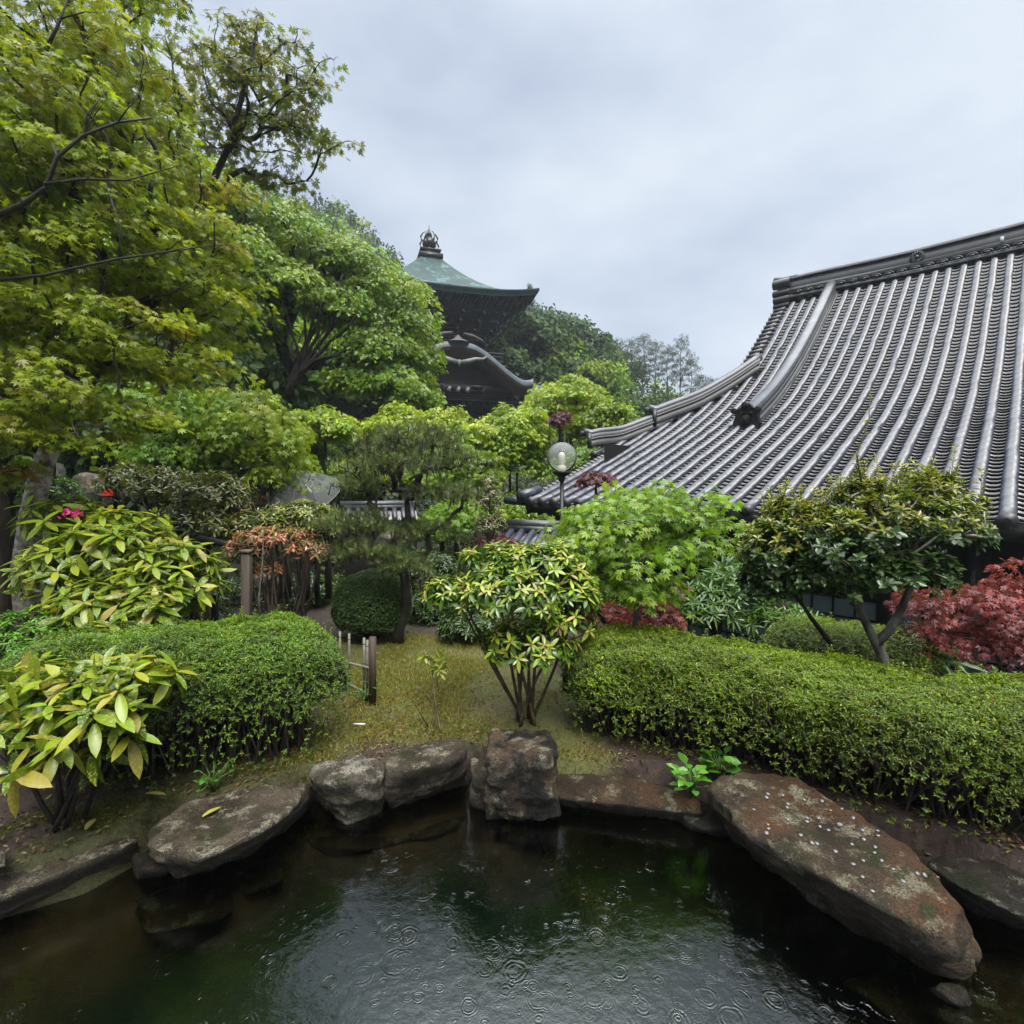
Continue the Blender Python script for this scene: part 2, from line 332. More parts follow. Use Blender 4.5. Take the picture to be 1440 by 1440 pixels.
# ------------------------------------------------------------------ branching
def grow(trunk, r0, targets, rtip=.006, seg=4, sag=.12, jitter=.06, sides=6):
    """trunk: polyline; targets: clump centres. returns MB tubes"""
    nodes = [A(p, float) for p in trunk]; par = [-1]+list(range(len(trunk)-1)); plen = [0]
    for i in range(1, len(trunk)): plen.append(plen[-1]+np.linalg.norm(nodes[i]-nodes[i-1]))
    nt_ = len(trunk); base = nodes[0]
    order = np.argsort([np.min([np.linalg.norm(t-n) for n in nodes[nt_//3:]]) for t in targets])
    chains = []; 
    for oi in order:
        t = targets[oi]; arr = A(nodes); d = np.linalg.norm(arr-t, axis=1)
        cost = d+.35*A(plen)+.8*np.maximum(0, arr[:, 2]-t[2]); cost[:max(1, nt_//3)] += 5
        j = int(np.argmin(cost)); a = nodes[j]; L = d[j]
        dirp = a-nodes[par[j]] if par[j] >= 0 else A([0, 0, 1.]); dirp = dirp/(np.linalg.norm(dirp)+1e-9)
        c1 = a+dirp*L*.33+A([0, 0, L*.08]); ch = [j]; prev = j
        c2 = t+A([0, 0, L*sag])-(t-a)*.25
        for k in range(1, seg+1):
            s = k/seg; p = (1-s)**3*a+3*(1-s)**2*s*c1+3*(1-s)*s*s*c2+s**3*t
            if k < seg: p = p+rng.normal(0, jitter*L*.35, 3)
            nodes.append(p); par.append(prev); plen.append(plen[prev]+L/seg); prev = len(nodes)-1; ch.append(prev)
        chains.append(ch)
    cnt = np.zeros(len(nodes))
    for ch in chains: cnt[ch[-1]] += 1
    for i in range(len(nodes)-1, 0, -1):
        if par[i] >= 0: cnt[par[i]] += cnt[i]
    rad = np.minimum(r0, rtip*np.maximum(cnt, 1)**.52)
    tr = np.linspace(1, .22, nt_)*r0
    mb = MB(); mb.tube(A(nodes[:nt_]), np.maximum(tr*A([1.25]+[1]*(nt_-1)), rtip), 10)
    for ch in chains:
        r = rad[ch].copy(); r[0] = min(r[0], r[1]*1.15); r[-1] = rtip*.6
        mb.tube(A([nodes[i] for i in ch]), r, sides if r[0] > .02 else 4, cap=False)
    return mb, nodes

def clumps_in(pads, n, flat=.75):
    """clump centres spread through ellipsoid pads, biased to the shell"""
    w = A([max(p[1][0]*p[1][1], p[1][0]*p[1][2]) for p in pads]); ids = rng.choice(len(pads), n, p=w/w.sum())
    d = rdir(n); d[:, 2] = np.abs(d[:, 2])*1.1-.35; d = norm(d)
    rr = rng.uniform(.35, 1, n)**.6
    c = A([pads[i][0] for i in ids]); s = A([pads[i][1] for i in ids])
    return c+d*s*rr[:, None]+rng.normal(0, .2, (n, 3))*s*[1, 1, 1.2], c
def clump_leaves(C, centers, r, per, T, size, cols, droop=.35, outward=.6, thick=.16, jit=.16, szj=.22, nrm_up=1.0):
    n = len(C)*per; idx = np.repeat(np.arange(len(C)), per)
    rc = r*rng.uniform(.65, 1.25, len(C)); ph = rng.uniform(0, 2*pi, n); rho = np.sqrt(rng.uniform(0, 1, n))
    out = norm((C-centers)*[1, 1, .3]+1e-6)
    tl = np.tan(R_(14))*rng.uniform(.2, 1.8, len(C))
    dx = np.cos(ph)*rho*rc[idx]; dy = np.sin(ph)*rho*rc[idx]
    dz = -droop*rho**2*rc[idx]-(dx*out[idx, 0]+dy*out[idx, 1])*tl[idx]+rng.normal(0, thick, n)*rc[idx]
    pos = C[idx]+np.stack([dx, dy, dz], -1)
    axis = norm(np.stack([np.cos(ph), np.sin(ph), np.full(n, -.55-droop)], -1)+out[idx]*outward+rng.normal(0, .4, (n, 3)))
    nr = norm(A([0, 0, nrm_up*.8])+rng.normal(0, .55, (n, 3))+out[idx]*.5)
    cc = cols(len(C)) if callable(cols) else pal(cols, len(C), jit)
    # each clump mixes its own tone with its neighbours'
    lc = .55*cc[idx]+.45*pal(cols, n, jit)
    return leaves(T, pos, axis, nr, size*rng.uniform(1-szj, 1+szj, n), lc)
def px_pad(px, py, Y, rx, ry, rd=None):
    s = Y/FP; return (P(px, py, Y), A([rx*s, (rd if rd is not None else rx*s), ry*s]))
TREES = 0
def tree(name, label, cat, trunk, r0, pads, ncl, clump_r, per, T, size, cols, bark, group=None, droop=.35, rtip=.006, leafm=None, twigs=3, crown='crown', **kw):
    base = A(trunk[0], float); root = thing(name, label, cat, base, group)
    C, cen = clumps_in(pads, ncl); mb, nodes = grow(trunk, r0, C, rtip, **{k: v for k, v in kw.items() if k in ('seg', 'sag', 'jitter')})
    for c in C:
        for k in range(twigs):
            a = rng.uniform(0, 2*pi); q = c+A([cos(a), sin(a), -droop*.8])*clump_r*rng.uniform(.6, .95)
            mb.tube([c, (c+q)/2+A([0, 0, clump_r*.12]), q], [rtip*.6, rtip*.45, rtip*.2], 3, cap=False)
    mb.build('trunk', M[bark], root, smooth=True)
    lb = MB(); lb.add(*clump_leaves(C, cen, clump_r, per, T, size, cols, droop, **{k: v for k, v in kw.items() if k in ('outward', 'thick', 'jit', 'nrm_up')}))
    lb.build(crown, M[leafm or 'leaf'], root)
    return root

# rosette shrubs: shoots carry whorls of leaves
def rosettes(shoots, dirs, T, nleaf, size, cols, lo=-.2, hi=.9, jit=.12, tipcols=None, tipfrac=0, mul=None):
    n = len(shoots)*nleaf; idx = np.repeat(np.arange(len(shoots)), nleaf); k = np.tile(np.arange(nleaf), len(shoots))
    u = norm(dirs)[idx]; a = k*2.399+rng.uniform(0, 6.28, len(shoots))[idx]
    x = norm(np.cross(u, A([.31, .77, .2]))); y = np.cross(u, x)
    lev = (k+.5)/nleaf                                     # 0 = top of whorl
    h = hi+(lo-hi)*lev+rng.normal(0, .12, n)
    radial = x*np.cos(a)[:, None]+y*np.sin(a)[:, None]
    axis = norm(radial+u*h[:, None]+A([0, 0, -.12]))
    pos = shoots[idx]-u*(lev*size*.45)[:, None]+radial*size*.03
    nr = norm(u+A([0, 0, .5])-radial*h[:, None]*.8)
    c = pal(cols, n, jit)
    if mul is not None: c = c*mul[idx]
    if tipcols is not None:
        sel = (lev < tipfrac) & (rng.random(len(shoots))[idx] < .8); c[sel] = pal(tipcols, int(sel.sum()), jit)
    return leaves(T, pos, axis, nr, size*(.62+.4*np.sin(lev*pi*.8))*rng.uniform(.62, 1.2, n), c)
def shell_points(pads, n, up=-.25, rmin=.82):
    w = A([p[1][0]*p[1][2]+p[1][0]*p[1][1] for p in pads]); ids = rng.choice(len(pads), n, p=w/w.sum())
    d = rdir(n); bad = d[:, 2] < up; d[bad, 2] *= -1
    c = A([p[0] for p in pads])[ids]; s = A([p[1] for p in pads])[ids]
    pos = c+d*s*rng.uniform(rmin, 1.03, n)[:, None]
    keep = np.ones(n, bool)
    for i, (cc, ss) in enumerate(pads):
        q = (((pos-cc)/(ss*.78))**2).sum(1) < 1; keep &= ~(q & (ids != i))
    return pos[keep], norm(d/s)[keep]
def rosette_shrub(name, label, cat, base, pads, n, T, nleaf, size, cols, bark, stems=6, group=None, leafm='leaf_wet', inner=None, lo=-.2, hi=.9, tip=None, tipfrac=0, stem_r=.012, up=-.25, dirup=.6):
    base = A(base, float); root = thing(name, label, cat, base, group)
    S, D = shell_points(pads, n, up); D = norm(D+A([0, 0, dirup])+rng.normal(0, .2, D.shape))
    mb = MB(); lb = MB()
    lb.add(*rosettes(S, D, T, nleaf, size, cols, lo, hi, tipcols=tip, tipfrac=tipfrac))
    # leaves on the lower parts of the shoots
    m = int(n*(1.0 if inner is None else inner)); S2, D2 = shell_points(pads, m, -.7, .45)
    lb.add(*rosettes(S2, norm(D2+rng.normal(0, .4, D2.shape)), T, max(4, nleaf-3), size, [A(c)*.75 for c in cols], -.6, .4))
    cen = A([p[0] for p in pads])
    hubs = []
    for i in range(stems):
        a = rng.uniform(0, 6.28); c = cen[i % len(cen)]+rng.normal(0, .25, 3)*pads[i % len(cen)][1]; b = base+A([cos(a), sin(a), 0])*rng.uniform(.02, .10)
        pts = [b+A([0, 0, -.05]), b*.6+c*.4+rng.normal(0, .04, 3)+A([0, 0, -.03]), c]; t = np.linspace(0, 1, 7)[:, None]
        cur = (1-t)**2*pts[0]+2*(1-t)*t*pts[1]+t*t*pts[2]; mb.tube(cur, np.linspace(stem_r*1.3, stem_r*.7, 7), 7); hubs.append(cur)
    H = np.vstack(hubs)
    for p in S[::2]:
        j = np.argmin(np.linalg.norm((H-p)*[1, 1, .6]+[0, 0, 0], axis=1)+.5*np.maximum(0, H[:, 2]-p[2]+.1)); a = H[j]; mid = (a+p)/2+rng.normal(0, .02, 3)+A([0, 0, -.02])
        mb.tube([a, mid, p], [stem_r*.45, stem_r*.36, stem_r*.25], 4, cap=False)
    mb.build('stems', M[bark], root, smooth=True); lb.build('foliage', M[leafm], root)
    return root

# ------------------------------------------------------------------ temple hall frame (fitted to the ribs of its roof)
TH = .77612; XT, YT = 10.377, 16.203; XB = 11.198; RW = .30
Uv = A([cos(TH), -sin(TH)]); Vv = A([-sin(TH), -cos(TH)])
def RB(i, b, h):                        # rib index, distance up from eave line, height over camera
    q = A([XT, YT])+Uv*RW*i+Vv*(XB-b); return A([q[0], q[1], CAMZ+h])
def RBn(i, b, h):                       # vectorised
    i, b, h = np.broadcast_arrays(i, b, h); q = A([XT, YT])+Uv*RW*np.asarray(i)[..., None]+Vv*(XB-np.asarray(b)[..., None])
    return np.concatenate([q, (CAMZ+np.asarray(h))[..., None]], -1)
def b_of(x, y): return XB-((x-XT)*Vv[0]+(y-YT)*Vv[1])
def i_of(x, y): return ((x-XT)*Uv[0]+(y-YT)*Uv[1])/RW
_pb = A([-.3, 0, 1, 2, 3, 4, 5, 6, 7, 8, 9, 10, 11.2]); _ph = A([-.56, -.47, -.13, .23, .60, .98, 1.40, 1.90, 2.50, 3.20, 3.98, 4.83, 5.86])
def prof(b): 
    b = np.asarray(b, float); k = .35
    return (np.interp(b-k, _pb, _ph)+np.interp(b, _pb, _ph)*2+np.interp(b+k, _pb, _ph))/4+np.where(b > 10.8, (b-10.8)*.25, 0)

# ------------------------------------------------------------------ ground
POND = [G(*p)[:2] for p in [(-500, 1390), (-150, 1335), (0, 1298), (120, 1262), (190, 1222), (230, 1180), (330, 1195), (430, 1130), (560, 1130), (660, 1098), (700, 1130), (780, 1125), (985, 1132), (1010, 1150), (1100, 1215), (1200, 1200), (1340, 1240), (1440, 1290), (1700, 1330)]]+[A([4.5, .9]), A([4.5, -2.5]), A([-4.5, -2.5]), A([-4.5, 1.4])]
def poly_sd(x, y, poly):
    """signed distance, negative inside"""
    poly = A(poly); d = np.full(x.shape, 1e9); ins = np.zeros(x.shape, bool); n = len(poly)
    for i in range(n):
        a = poly[i]; b = poly[(i+1) % n]; e_ = b-a; wx = x-a[0]; wy = y-a[1]; t = np.clip((wx*e_[0]+wy*e_[1])/(e_@e_), 0, 1)
        d = np.minimum(d, np.hypot(wx-e_[0]*t, wy-e_[1]*t))
        c = (a[1] <= y) != (b[1] <= y)
        with np.errstate(divide='ignore', invalid='ignore'): xi = a[0]+(y-a[1])/(b[1]-a[1]+1e-12)*e_[0]
        ins ^= c & (x < xi)
    return np.where(ins, -d, d)
def hills(x, y):
    left = sstep(0, 1, (-x-11)/20)*14*sstep(8, 22, y)
    up = 2.9*sstep(9.5, 27, y)*sstep(11, 2, x-.15*y)
    far = sstep(42, 95, y)*(8+19*sstep(42, -8, x))*1.0
    return left+up+far
def ground_z(x, y):
    x = np.asarray(x, float); y = np.asarray(y, float)
    z = .24+hills(x, y)+.05*sstep(3.5, 6, y)
    b = b_of(x, y); i = i_of(x, y)
    z = z-1.85*sstep(-2.8, -1.3, b)*sstep(-17, -11, i)*sstep(60, 45, y)
    sd = poly_sd(x, y, POND)
    bottom = -.62+.46*sstep(-.40, -.05, sd)*sstep(.6, -.1, x)
    return np.where(sd < 0, bottom+(.0)*sd, np.minimum(z, bottom+(z-bottom)*sstep(-.001, .07, sd)))
def axis_pts(segs): return np.unique(np.concatenate([np.linspace(a, b, n) for a, b, n in segs]))
gx = axis_pts([(-160, -30, 27), (-30, -8, 34), (-8, -3.2, 50), (-3.2, 3.6, 200), (3.6, 9, 50), (9, 40, 40), (40, 200, 30)])
gy = axis_pts([(-6, 1, 20), (1, 5, 130), (5, 12, 90), (12, 50, 70), (50, 130, 60), (130, 320, 20)])
GX, GY = np.meshgrid(gx, gy, indexing='ij'); fx, fy = GX.ravel(), GY.ravel()
gz = ground_z(fx, fy)+fbm(np.stack([fx*1.3, fy*1.3, fx*0], 1), 4)*.05*sstep(-.02, .3, poly_sd(fx, fy, POND))+fbm(np.stack([fx*.08, fy*.08, fx*0], 1), 3)*2.2*sstep(30, 60, fy)
GV = np.stack([fx, fy, gz], 1).reshape(GX.shape+(3,))
LAWN = [G(*p, .26)[:2] for p in [(380, 1120), (470, 1050), (560, 1035), (680, 1035), (720, 1060), (860, 1120), (860, 1060), (800, 1000), (780, 930), (700, 905), (560, 895), (480, 900), (440, 990)]]
lawnm = sstep(.12, -.10, poly_sd(fx, fy, LAWN)+fbm(np.stack([fx*5, fy*5, fx*0], 1), 3)*.15)
farm = sstep(9, 14, fy); moss = sstep(-.6, -1.2, fx)*sstep(.1, .4, fbm(np.stack([fx*2.2, fy*2.2, fx*0+5], 1), 4)+.25*(poly_sd(fx, fy, POND) < .5))
uw = (poly_sd(fx, fy, POND) < .03).astype(float)
def groundmat():
    m, nt, o = newmat('garden ground'); p = N(nt, 'ShaderNodeBsdfPrincipled'); nt.links.new(p.outputs[0], o.inputs[0])
    at = N(nt, 'ShaderNodeAttribute', attribute_name='Col'); s = N(nt, 'ShaderNodeSeparateColor'); nt.links.new(at.outputs['Color'], s.inputs[0])
    n1 = noise_n(nt, 14, 6, .7); n2 = noise_n(nt, 90, 4, .7); n3 = noise_n(nt, 2.5, 4, .6)
    soil = ramp(nt, n1.outputs[0], [(.3, (.014, .009, .007)), (.55, (.042, .024, .016)), (.72, (.075, .048, .032))]).outputs[0]
    lawn = ramp(nt, n3.outputs[0], [(.3, (.05, .06, .014)), (.5, (.09, .095, .024)), (.7, (.12, .10, .035))]).outputs[0]
    wood = ramp(nt, n3.outputs[0], [(.3, (.015, .025, .008)), (.6, (.04, .05, .015))]).outputs[0]
    mossc = ramp(nt, n1.outputs[0], [(.3, (.028, .034, .009)), (.7, (.075, .08, .018))]).outputs[0]
    c = mixc(nt, s.outputs[0], soil, lawn); mm = N(nt, 'ShaderNodeMath', operation='MULTIPLY'); nt.links.new(s.outputs[2], mm.inputs[0]); mm.inputs[1].default_value = .75
    c = mixc(nt, mm.outputs[0], c, mossc); c = mixc(nt, s.outputs[1], c, wood)
    c = mixc(nt, 1.0, c, ramp(nt, n2.outputs[0], [(.3, (.5, .5, .5)), (.7, (1.4, 1.4, 1.4))]).outputs[0], 'MULTIPLY')
    # pond bed below the water line is dark silt, brown on the shallow ledge
    g = N(nt, 'ShaderNodeNewGeometry'); sp = N(nt, 'ShaderNodeSeparateXYZ'); nt.links.new(g.outputs['Position'], sp.inputs[0])
    mr = N(nt, 'ShaderNodeMapRange'); mr.inputs[1].default_value = .0; mr.inputs[2].default_value = -.05; nt.links.new(sp.outputs[2], mr.inputs[0])
    bed = mixc(nt, ramp(nt, n3.outputs[0], [(.4, (0, 0, 0)), (.7, (1, 1, 1))]).outputs[0], (.07, .042, .02), (.17, .10, .045))
    mr2 = N(nt, 'ShaderNodeMapRange'); mr2.inputs[1].default_value = -.2; mr2.inputs[2].default_value = -.5; nt.links.new(sp.outputs[2], mr2.inputs[0])
    bed = mixc(nt, mr2.outputs[0], bed, (.006, .034, .026)); c = mixc(nt, mr.outputs[0], c, bed)
    nt.links.new(c, p.inputs['Base Color']); p.inputs['Roughness'].default_value = .75
    b1 = bump(nt, n2.outputs[0], .6, .015); b2 = bump(nt, n1.outputs[0], .6, .03, b1.outputs[0]); nt.links.new(b2.outputs[0], p.inputs['Normal'])
    return m
gb = MB(); gb.grid(GV); gb.c.append(np.stack([lawnm, farm, moss*(1-lawnm*.6)], 1)); tag(gb.build('ground', groundmat(), smooth=True, org=A([0, 0, 0])), kind='structure')

# water with raindrop rings
def watermat():
    m, nt, o = newmat('pond water'); t = N(nt, 'ShaderNodeTexCoord'); pr = None; prev = None
    def rings(scale, lam, off, thr, amp):
        mpn = N(nt, 'ShaderNodeMapping'); mpn.inputs['Location'].default_value = off; nt.links.new(t.outputs['Object'], mpn.inputs[0])
        v = N(nt, 'ShaderNodeTexVoronoi', feature='F1', voronoi_dimensions='2D'); v.inputs['Scale'].default_value = scale; v.inputs['Randomness'].default_value = 1; wn = N(nt, 'ShaderNodeTexNoise'); wn.inputs['Scale'].default_value = 11; wn.inputs['Detail'].default_value = 2; nt.links.new(t.outputs['Object'], wn.inputs['Vector']); ws = N(nt, 'ShaderNodeVectorMath', operation='SCALE'); ws.inputs['Scale'].default_value = .035; nt.links.new(wn.outputs['Color'], ws.inputs[0]); wa = N(nt, 'ShaderNodeVectorMath', operation='ADD'); nt.links.new(mpn.outputs[0], wa.inputs[0]); nt.links.new(ws.outputs[0], wa.inputs[1]); nt.links.new(wa.outputs[0], v.inputs['Vector'])
        s = N(nt, 'ShaderNodeSeparateColor'); nt.links.new(v.outputs['Color'], s.inputs[0])
        # d in metres
        d = N(nt, 'ShaderNodeMath', operation='DIVIDE'); nt.links.new(v.outputs['Distance'], d.inputs[0]); d.inputs[1].default_value = scale
        ph = N(nt, 'ShaderNodeMath', operation='MULTIPLY_ADD'); nt.links.new(d.outputs[0], ph.inputs[0]); ph.inputs[1].default_value = 2*pi/lam
        p2 = N(nt, 'ShaderNodeMath', operation='MULTIPLY'); nt.links.new(s.outputs[0], p2.inputs[0]); p2.inputs[1].default_value = 6.28; nt.links.new(p2.outputs[0], ph.inputs[2])
        sn = N(nt, 'ShaderNodeMath', operation='SINE'); nt.links.new(ph.outputs[0], sn.inputs[0])
        # ring band: random radius per drop, gaussian envelope
        R0 = N(nt, 'ShaderNodeMath', operation='MULTIPLY'); nt.links.new(s.outputs[1], R0.inputs[0]); R0.inputs[1].default_value = .34/scale
        df = N(nt, 'ShaderNodeMath', operation='SUBTRACT'); nt.links.new(d.outputs[0], df.inputs[0]); nt.links.new(R0.outputs[0], df.inputs[1])
        q = N(nt, 'ShaderNodeMath', operation='DIVIDE'); nt.links.new(df.outputs[0], q.inputs[0]); q.inputs[1].default_value = lam*1.0
        sq = N(nt, 'ShaderNodeMath', operation='MULTIPLY'); nt.links.new(q.outputs[0], sq.inputs[0]); nt.links.new(q.outputs[0], sq.inputs[1])
        ng = N(nt, 'ShaderNodeMath', operation='MULTIPLY'); nt.links.new(sq.outputs[0], ng.inputs[0]); ng.inputs[1].default_value = -1
        ex = N(nt, 'ShaderNodeMath', operation='EXPONENT'); nt.links.new(ng.outputs[0], ex.inputs[0])
        on = N(nt, 'ShaderNodeMath', operation='GREATER_THAN'); nt.links.new(s.outputs[2], on.inputs[0]); on.inputs[1].default_value = thr
        a = N(nt, 'ShaderNodeMath', operation='MULTIPLY'); nt.links.new(sn.outputs[0], a.inputs[0]); nt.links.new(ex.outputs[0], a.inputs[1])
        b = N(nt, 'ShaderNodeMath', operation='MULTIPLY'); nt.links.new(a.outputs[0], b.inputs[0]); nt.links.new(on.outputs[0], b.inputs[1])
        c = N(nt, 'ShaderNodeMath', operation='MULTIPLY'); nt.links.new(b.outputs[0], c.inputs[0]); c.inputs[1].default_value = amp
        return c.outputs[0]
    hs = [rings(7.0, .015, (0, 0, 0), .35, 1.0), rings(9.3, .012, (3.3, 1.7, 0), .35, .8), rings(5.2, .018, (7.1, 4.4, 0), .45, 1.0), rings(13, .010, (1.1, 9.4, 0), .5, .7)]
    brk = ramp(nt, noise_n(nt, 5, 4, .6).outputs[0], [(.38, (.0, .0, .0)), (.62, (.9, .9, .9))]); h = hs[0]
    for q in hs[1:]:
        ad = N(nt, 'ShaderNodeMath', operation='ADD'); nt.links.new(h, ad.inputs[0]); nt.links.new(q, ad.inputs[1]); h = ad.outputs[0]
    mb_ = N(nt, 'ShaderNodeMath', operation='MULTIPLY'); nt.links.new(h, mb_.inputs[0]); nt.links.new(brk.outputs[0], mb_.inputs[1]); h = mb_.outputs[0]
    nz_ = noise_n(nt, 16, 4, .6); ad = N(nt, 'ShaderNodeMath', operation='MULTIPLY_ADD'); nt.links.new(nz_.outputs[0], ad.inputs[0]); ad.inputs[1].default_value = 5.0; nt.links.new(h, ad.inputs[2])
    bm = bump(nt, ad.outputs[0], 1.0, .00042)
    gl = N(nt, 'ShaderNodeBsdfGlossy'); gl.inputs['Roughness'].default_value = .015; nt.links.new(bm.outputs[0], gl.inputs['Normal'])
    tr = N(nt, 'ShaderNodeBsdfTransparent'); tr.inputs[0].default_value = (.50, .55, .42, 1)
    fr = N(nt, 'ShaderNodeFresnel'); fr.inputs[0].default_value = 1.95; nt.links.new(bm.outputs[0], fr.inputs['Normal'])
    mx = N(nt, 'ShaderNodeMixShader'); nt.links.new(fr.outputs[0], mx.inputs[0]); nt.links.new(tr.outputs[0], mx.inputs[1]); nt.links.new(gl.outputs[0], mx.inputs[2]); nt.links.new(mx.outputs[0], o.inputs[0])
    return m
wb = MB(); wb.grid(A([[(x, y, 0) for y in (-3.5, 0, 5.2)] for x in (-6, 0, 6)], float)); tag(wb.build('pond_water', watermat(), org=A([0, 0, 0])), kind='structure')

# haze
def hazemat():
    m, nt, o = newmat('haze'); v = N(nt, 'ShaderNodeVolumePrincipled'); v.inputs['Color'].default_value = (.86, .92, 1, 1); v.inputs['Density'].default_value = .0010; v.inputs['Anisotropy'].default_value = .3
    nt.links.new(v.outputs[0], o.inputs['Volume']); return m
HAZE = True
if HAZE:
    hb = MB(); hb.box((20, 155, 25.5), (370, 345, 58)); tag(hb.build('haze', hazemat(), org=A([0, 0, 0])), kind='stuff')
    bpy.data.objects['haze']['label'] = 'thin pale rain haze over garden and hills'; bpy.data.objects['haze']['category'] = 'haze'
# ------------------------------------------------------------------ temple hall with tiled roof
HALL = thing('temple_hall', 'large temple hall with sweeping wet grey tiled roof on the right', 'temple', RB(10, 4, 0)*[1, 1, 0]+[0, 0, -1.6])
def bstart(i): return 0.0 if i > -10.6 else 3.0
def hip(i): return 3.0+(i+12.6)*.60
def bend(i): return XB if i >= -5.8 else hip(i)
mb = MB(); i0 = -12
for i in range(-12, 36):                                  # concave pan tiles in stepped courses, one strip between two ribs
    a = bstart(i+.5); z_ = bend(i+.5); n = max(1, int(round((z_-a)/.142))); bs = np.linspace(a, z_, n+1)
    rows_b = np.stack([bs+.045, bs+.045, bs-.018, bs-.022], 1).ravel()[3:-1]; pb = prof(bs); rows_h = np.stack([prof(bs+.045)-.004, prof(bs+.045)+.012, pb+.020, pb+.046], 1).ravel()[3:-1]
    uu = np.linspace(0, 1, 6); jit = np.repeat(rng.normal(0, .0035, n+1), 4)[3:-1]
    mb.grid(RBn(i+uu[None], rows_b[:, None], (rows_h+jit)[:, None]-.060*4*(uu*(1-uu))[None]+.012))
mb.build('pan_tiles', M['tile_pan'], HALL)
mb = MB(); lips = MB(); lips0 = MB()
def rib(i, a, z_, R=.078, fn=None):
    n = max(1, int(round((z_-a)/.285))); bs = np.linspace(a, z_, n+1); off = rng.normal(0, .01)
    rb = np.stack([bs[:-1]-.012, bs[1:]-.014], 1).ravel(); rr = np.stack([np.full(n, R*1.05), np.full(n, R*.95)], 1).ravel()
    wob = np.repeat(rng.normal(0, .012, n), 2)
    an = np.linspace(-.35, pi+.35, 9)
    I = i+off+wob[:, None]+(rr[:, None]*np.cos(an)[None])/RW; H = (prof(rb))[:, None]+.018+rr[:, None]*np.sin(an)[None]*1.05
    mb.grid(RBn(I, rb[:, None]+0*I, H))
for i in range(-12, 37):
    a = bstart(i); rib(i, a, bend(i)); c = RB(i, a-.02, prof(a)+.02)
    an = np.arange(16)*2*pi/16; n3 = A([Vv[0], Vv[1], 0]); x3 = A([Uv[0], Uv[1], 0])
    caps = MB()
    for rad, d0, d1 in ((.094, -.03, .04), (.072, .04, .032), (.03, .05, .03)):
        ring0 = c+n3*d0+rad*(np.cos(an)[:, None]*x3+np.sin(an)[:, None]*A([0, 0, 1])); ring1 = ring0+n3*(d1-d0)
        j = np.arange(16); caps.add(np.vstack([ring0, ring1]), [np.stack([j, (j+1) % 16, (j+1) % 16+16, j+16], 1), np.arange(16, 32)[None]])
    caps.build('eave_end_tile', M['tile_dark'], HALL)
    if i < 36:                                            # curved lip of each pan tile at the eave
        uu = np.linspace(.12, .88, 7); h = prof(a)-.04*4*(uu*(1-uu))
        (lips if i > -10.6 else lips0).grid(RBn(i+uu[None]+0*A([[0], [0]]), a-.03+0*uu[None]+A([[0.], [0.]]), np.stack([h+.035, h-.05])))
mb.build('round_tiles', M['tile_round'], HALL, smooth=True); lips.build('eave_lip', M['tile_dark'], HALL); lips0.build('eave_lip', M['tile_dark'], HALL)
# soffit, fascia and rafters
mb = MB()
for (ia, ib, ba, bb) in ((-10.4, 36, .05, 3.1), (-12.5, 36, 3.1, 6)):
    I = np.linspace(ia, ib, 20)[None]; B = np.linspace(ba, bb, 7)[:, None]
    mb.grid(RBn(I+0*B, B+0*I, prof(B)-.20+0*I))
mb.beam(RB(-10.5, .05, -.60), RB(36, .05, -.60), .06, .14)
mb.beam(RB(-12.5, 3.05, .60-.13), RB(-10.5, 3.05, .60-.13), .06, .16)
for s_ in (0, 1): mb.beam(RB(-10.55+.02*s_, .05, -.62), RB(-10.55+.02*s_, 3.1, prof(3.1)-.16), .05, .2)
mb.build('soffit', M['wood_black'], HALL)
mb = MB()
for i in np.arange(-9.8, 35, .9):
    B = np.linspace(.15, 3.4, 5); pts = [RB(i, b, prof(b)-.27) for b in B]
    for a_, b_ in zip(pts[:-1], pts[1:]): mb.beam(a_, b_, .07, .09)
mb.build('rafters', M['wood_dark'], HALL)
# left side slope behind the hip, gable wall and back slope
mb = MB(); I = np.linspace(-12.6, -5.8, 15); B = np.linspace(0, 1, 12)
Bv = hip(I)[:, None]+(22.4-2*hip(I))[:, None]*B[None]; mb.grid(RBn(I[:, None]+0*Bv, Bv, prof(hip(I))[:, None]+0*Bv)[::-1])
I = np.linspace(-5.8, 36, 12)[None]; B = np.linspace(0, XB, 30)[:, None]; mb.grid(RBn(I+0*B, 22.4-B+0*I, prof(B)+0*I))
mb.build('rear_slopes', M['tile_pan'], HALL)
mb = MB()
for b in np.arange(3.3, 19.2, .3):                        # ribs of the side slope run away from the gable
    lim = b if b < 11.2 else 22.4-b; ie = min(-5.9, (lim-3.0)/.6-12.6)
    Ii = np.linspace(-12.6, ie, 8); 
    if ie > -12.2: mb.tube(RBn(Ii, b+0*Ii, prof(hip(Ii))+.03), .07, 8)
mb.build('side_round_tiles', M['tile_round'], HALL, smooth=True)
mb = MB(); Bq = np.linspace(7.1, 15.3, 24); hq = np.where(Bq < 11.2, prof(Bq), prof(22.4-Bq))
mb.grid(RBn(-5.55+0*Bq[None]+A([[0.], [0.]]), Bq[None]+A([[0.], [0.]]), np.stack([np.full(24, 2.4), hq-.1]))); mb.build('gable_wall', M['wood_black'], HALL)
mb = MB()
for b in np.arange(7.0, 11.2, .2):                        # overlapping edge tiles stepping down the gable
    h = prof(b); mb.tube([RB(-5.5, b, h+.03), RB(-6.6, b, h-.01)], [.075, .085], 9)
    mb.tube([RB(-6.6, b, h-.01), RB(-6.72, b, h-.015)], [.10, .10], 9)
mb.build('gable_edge_tiles', M['tile_dark'], HALL, smooth=False)
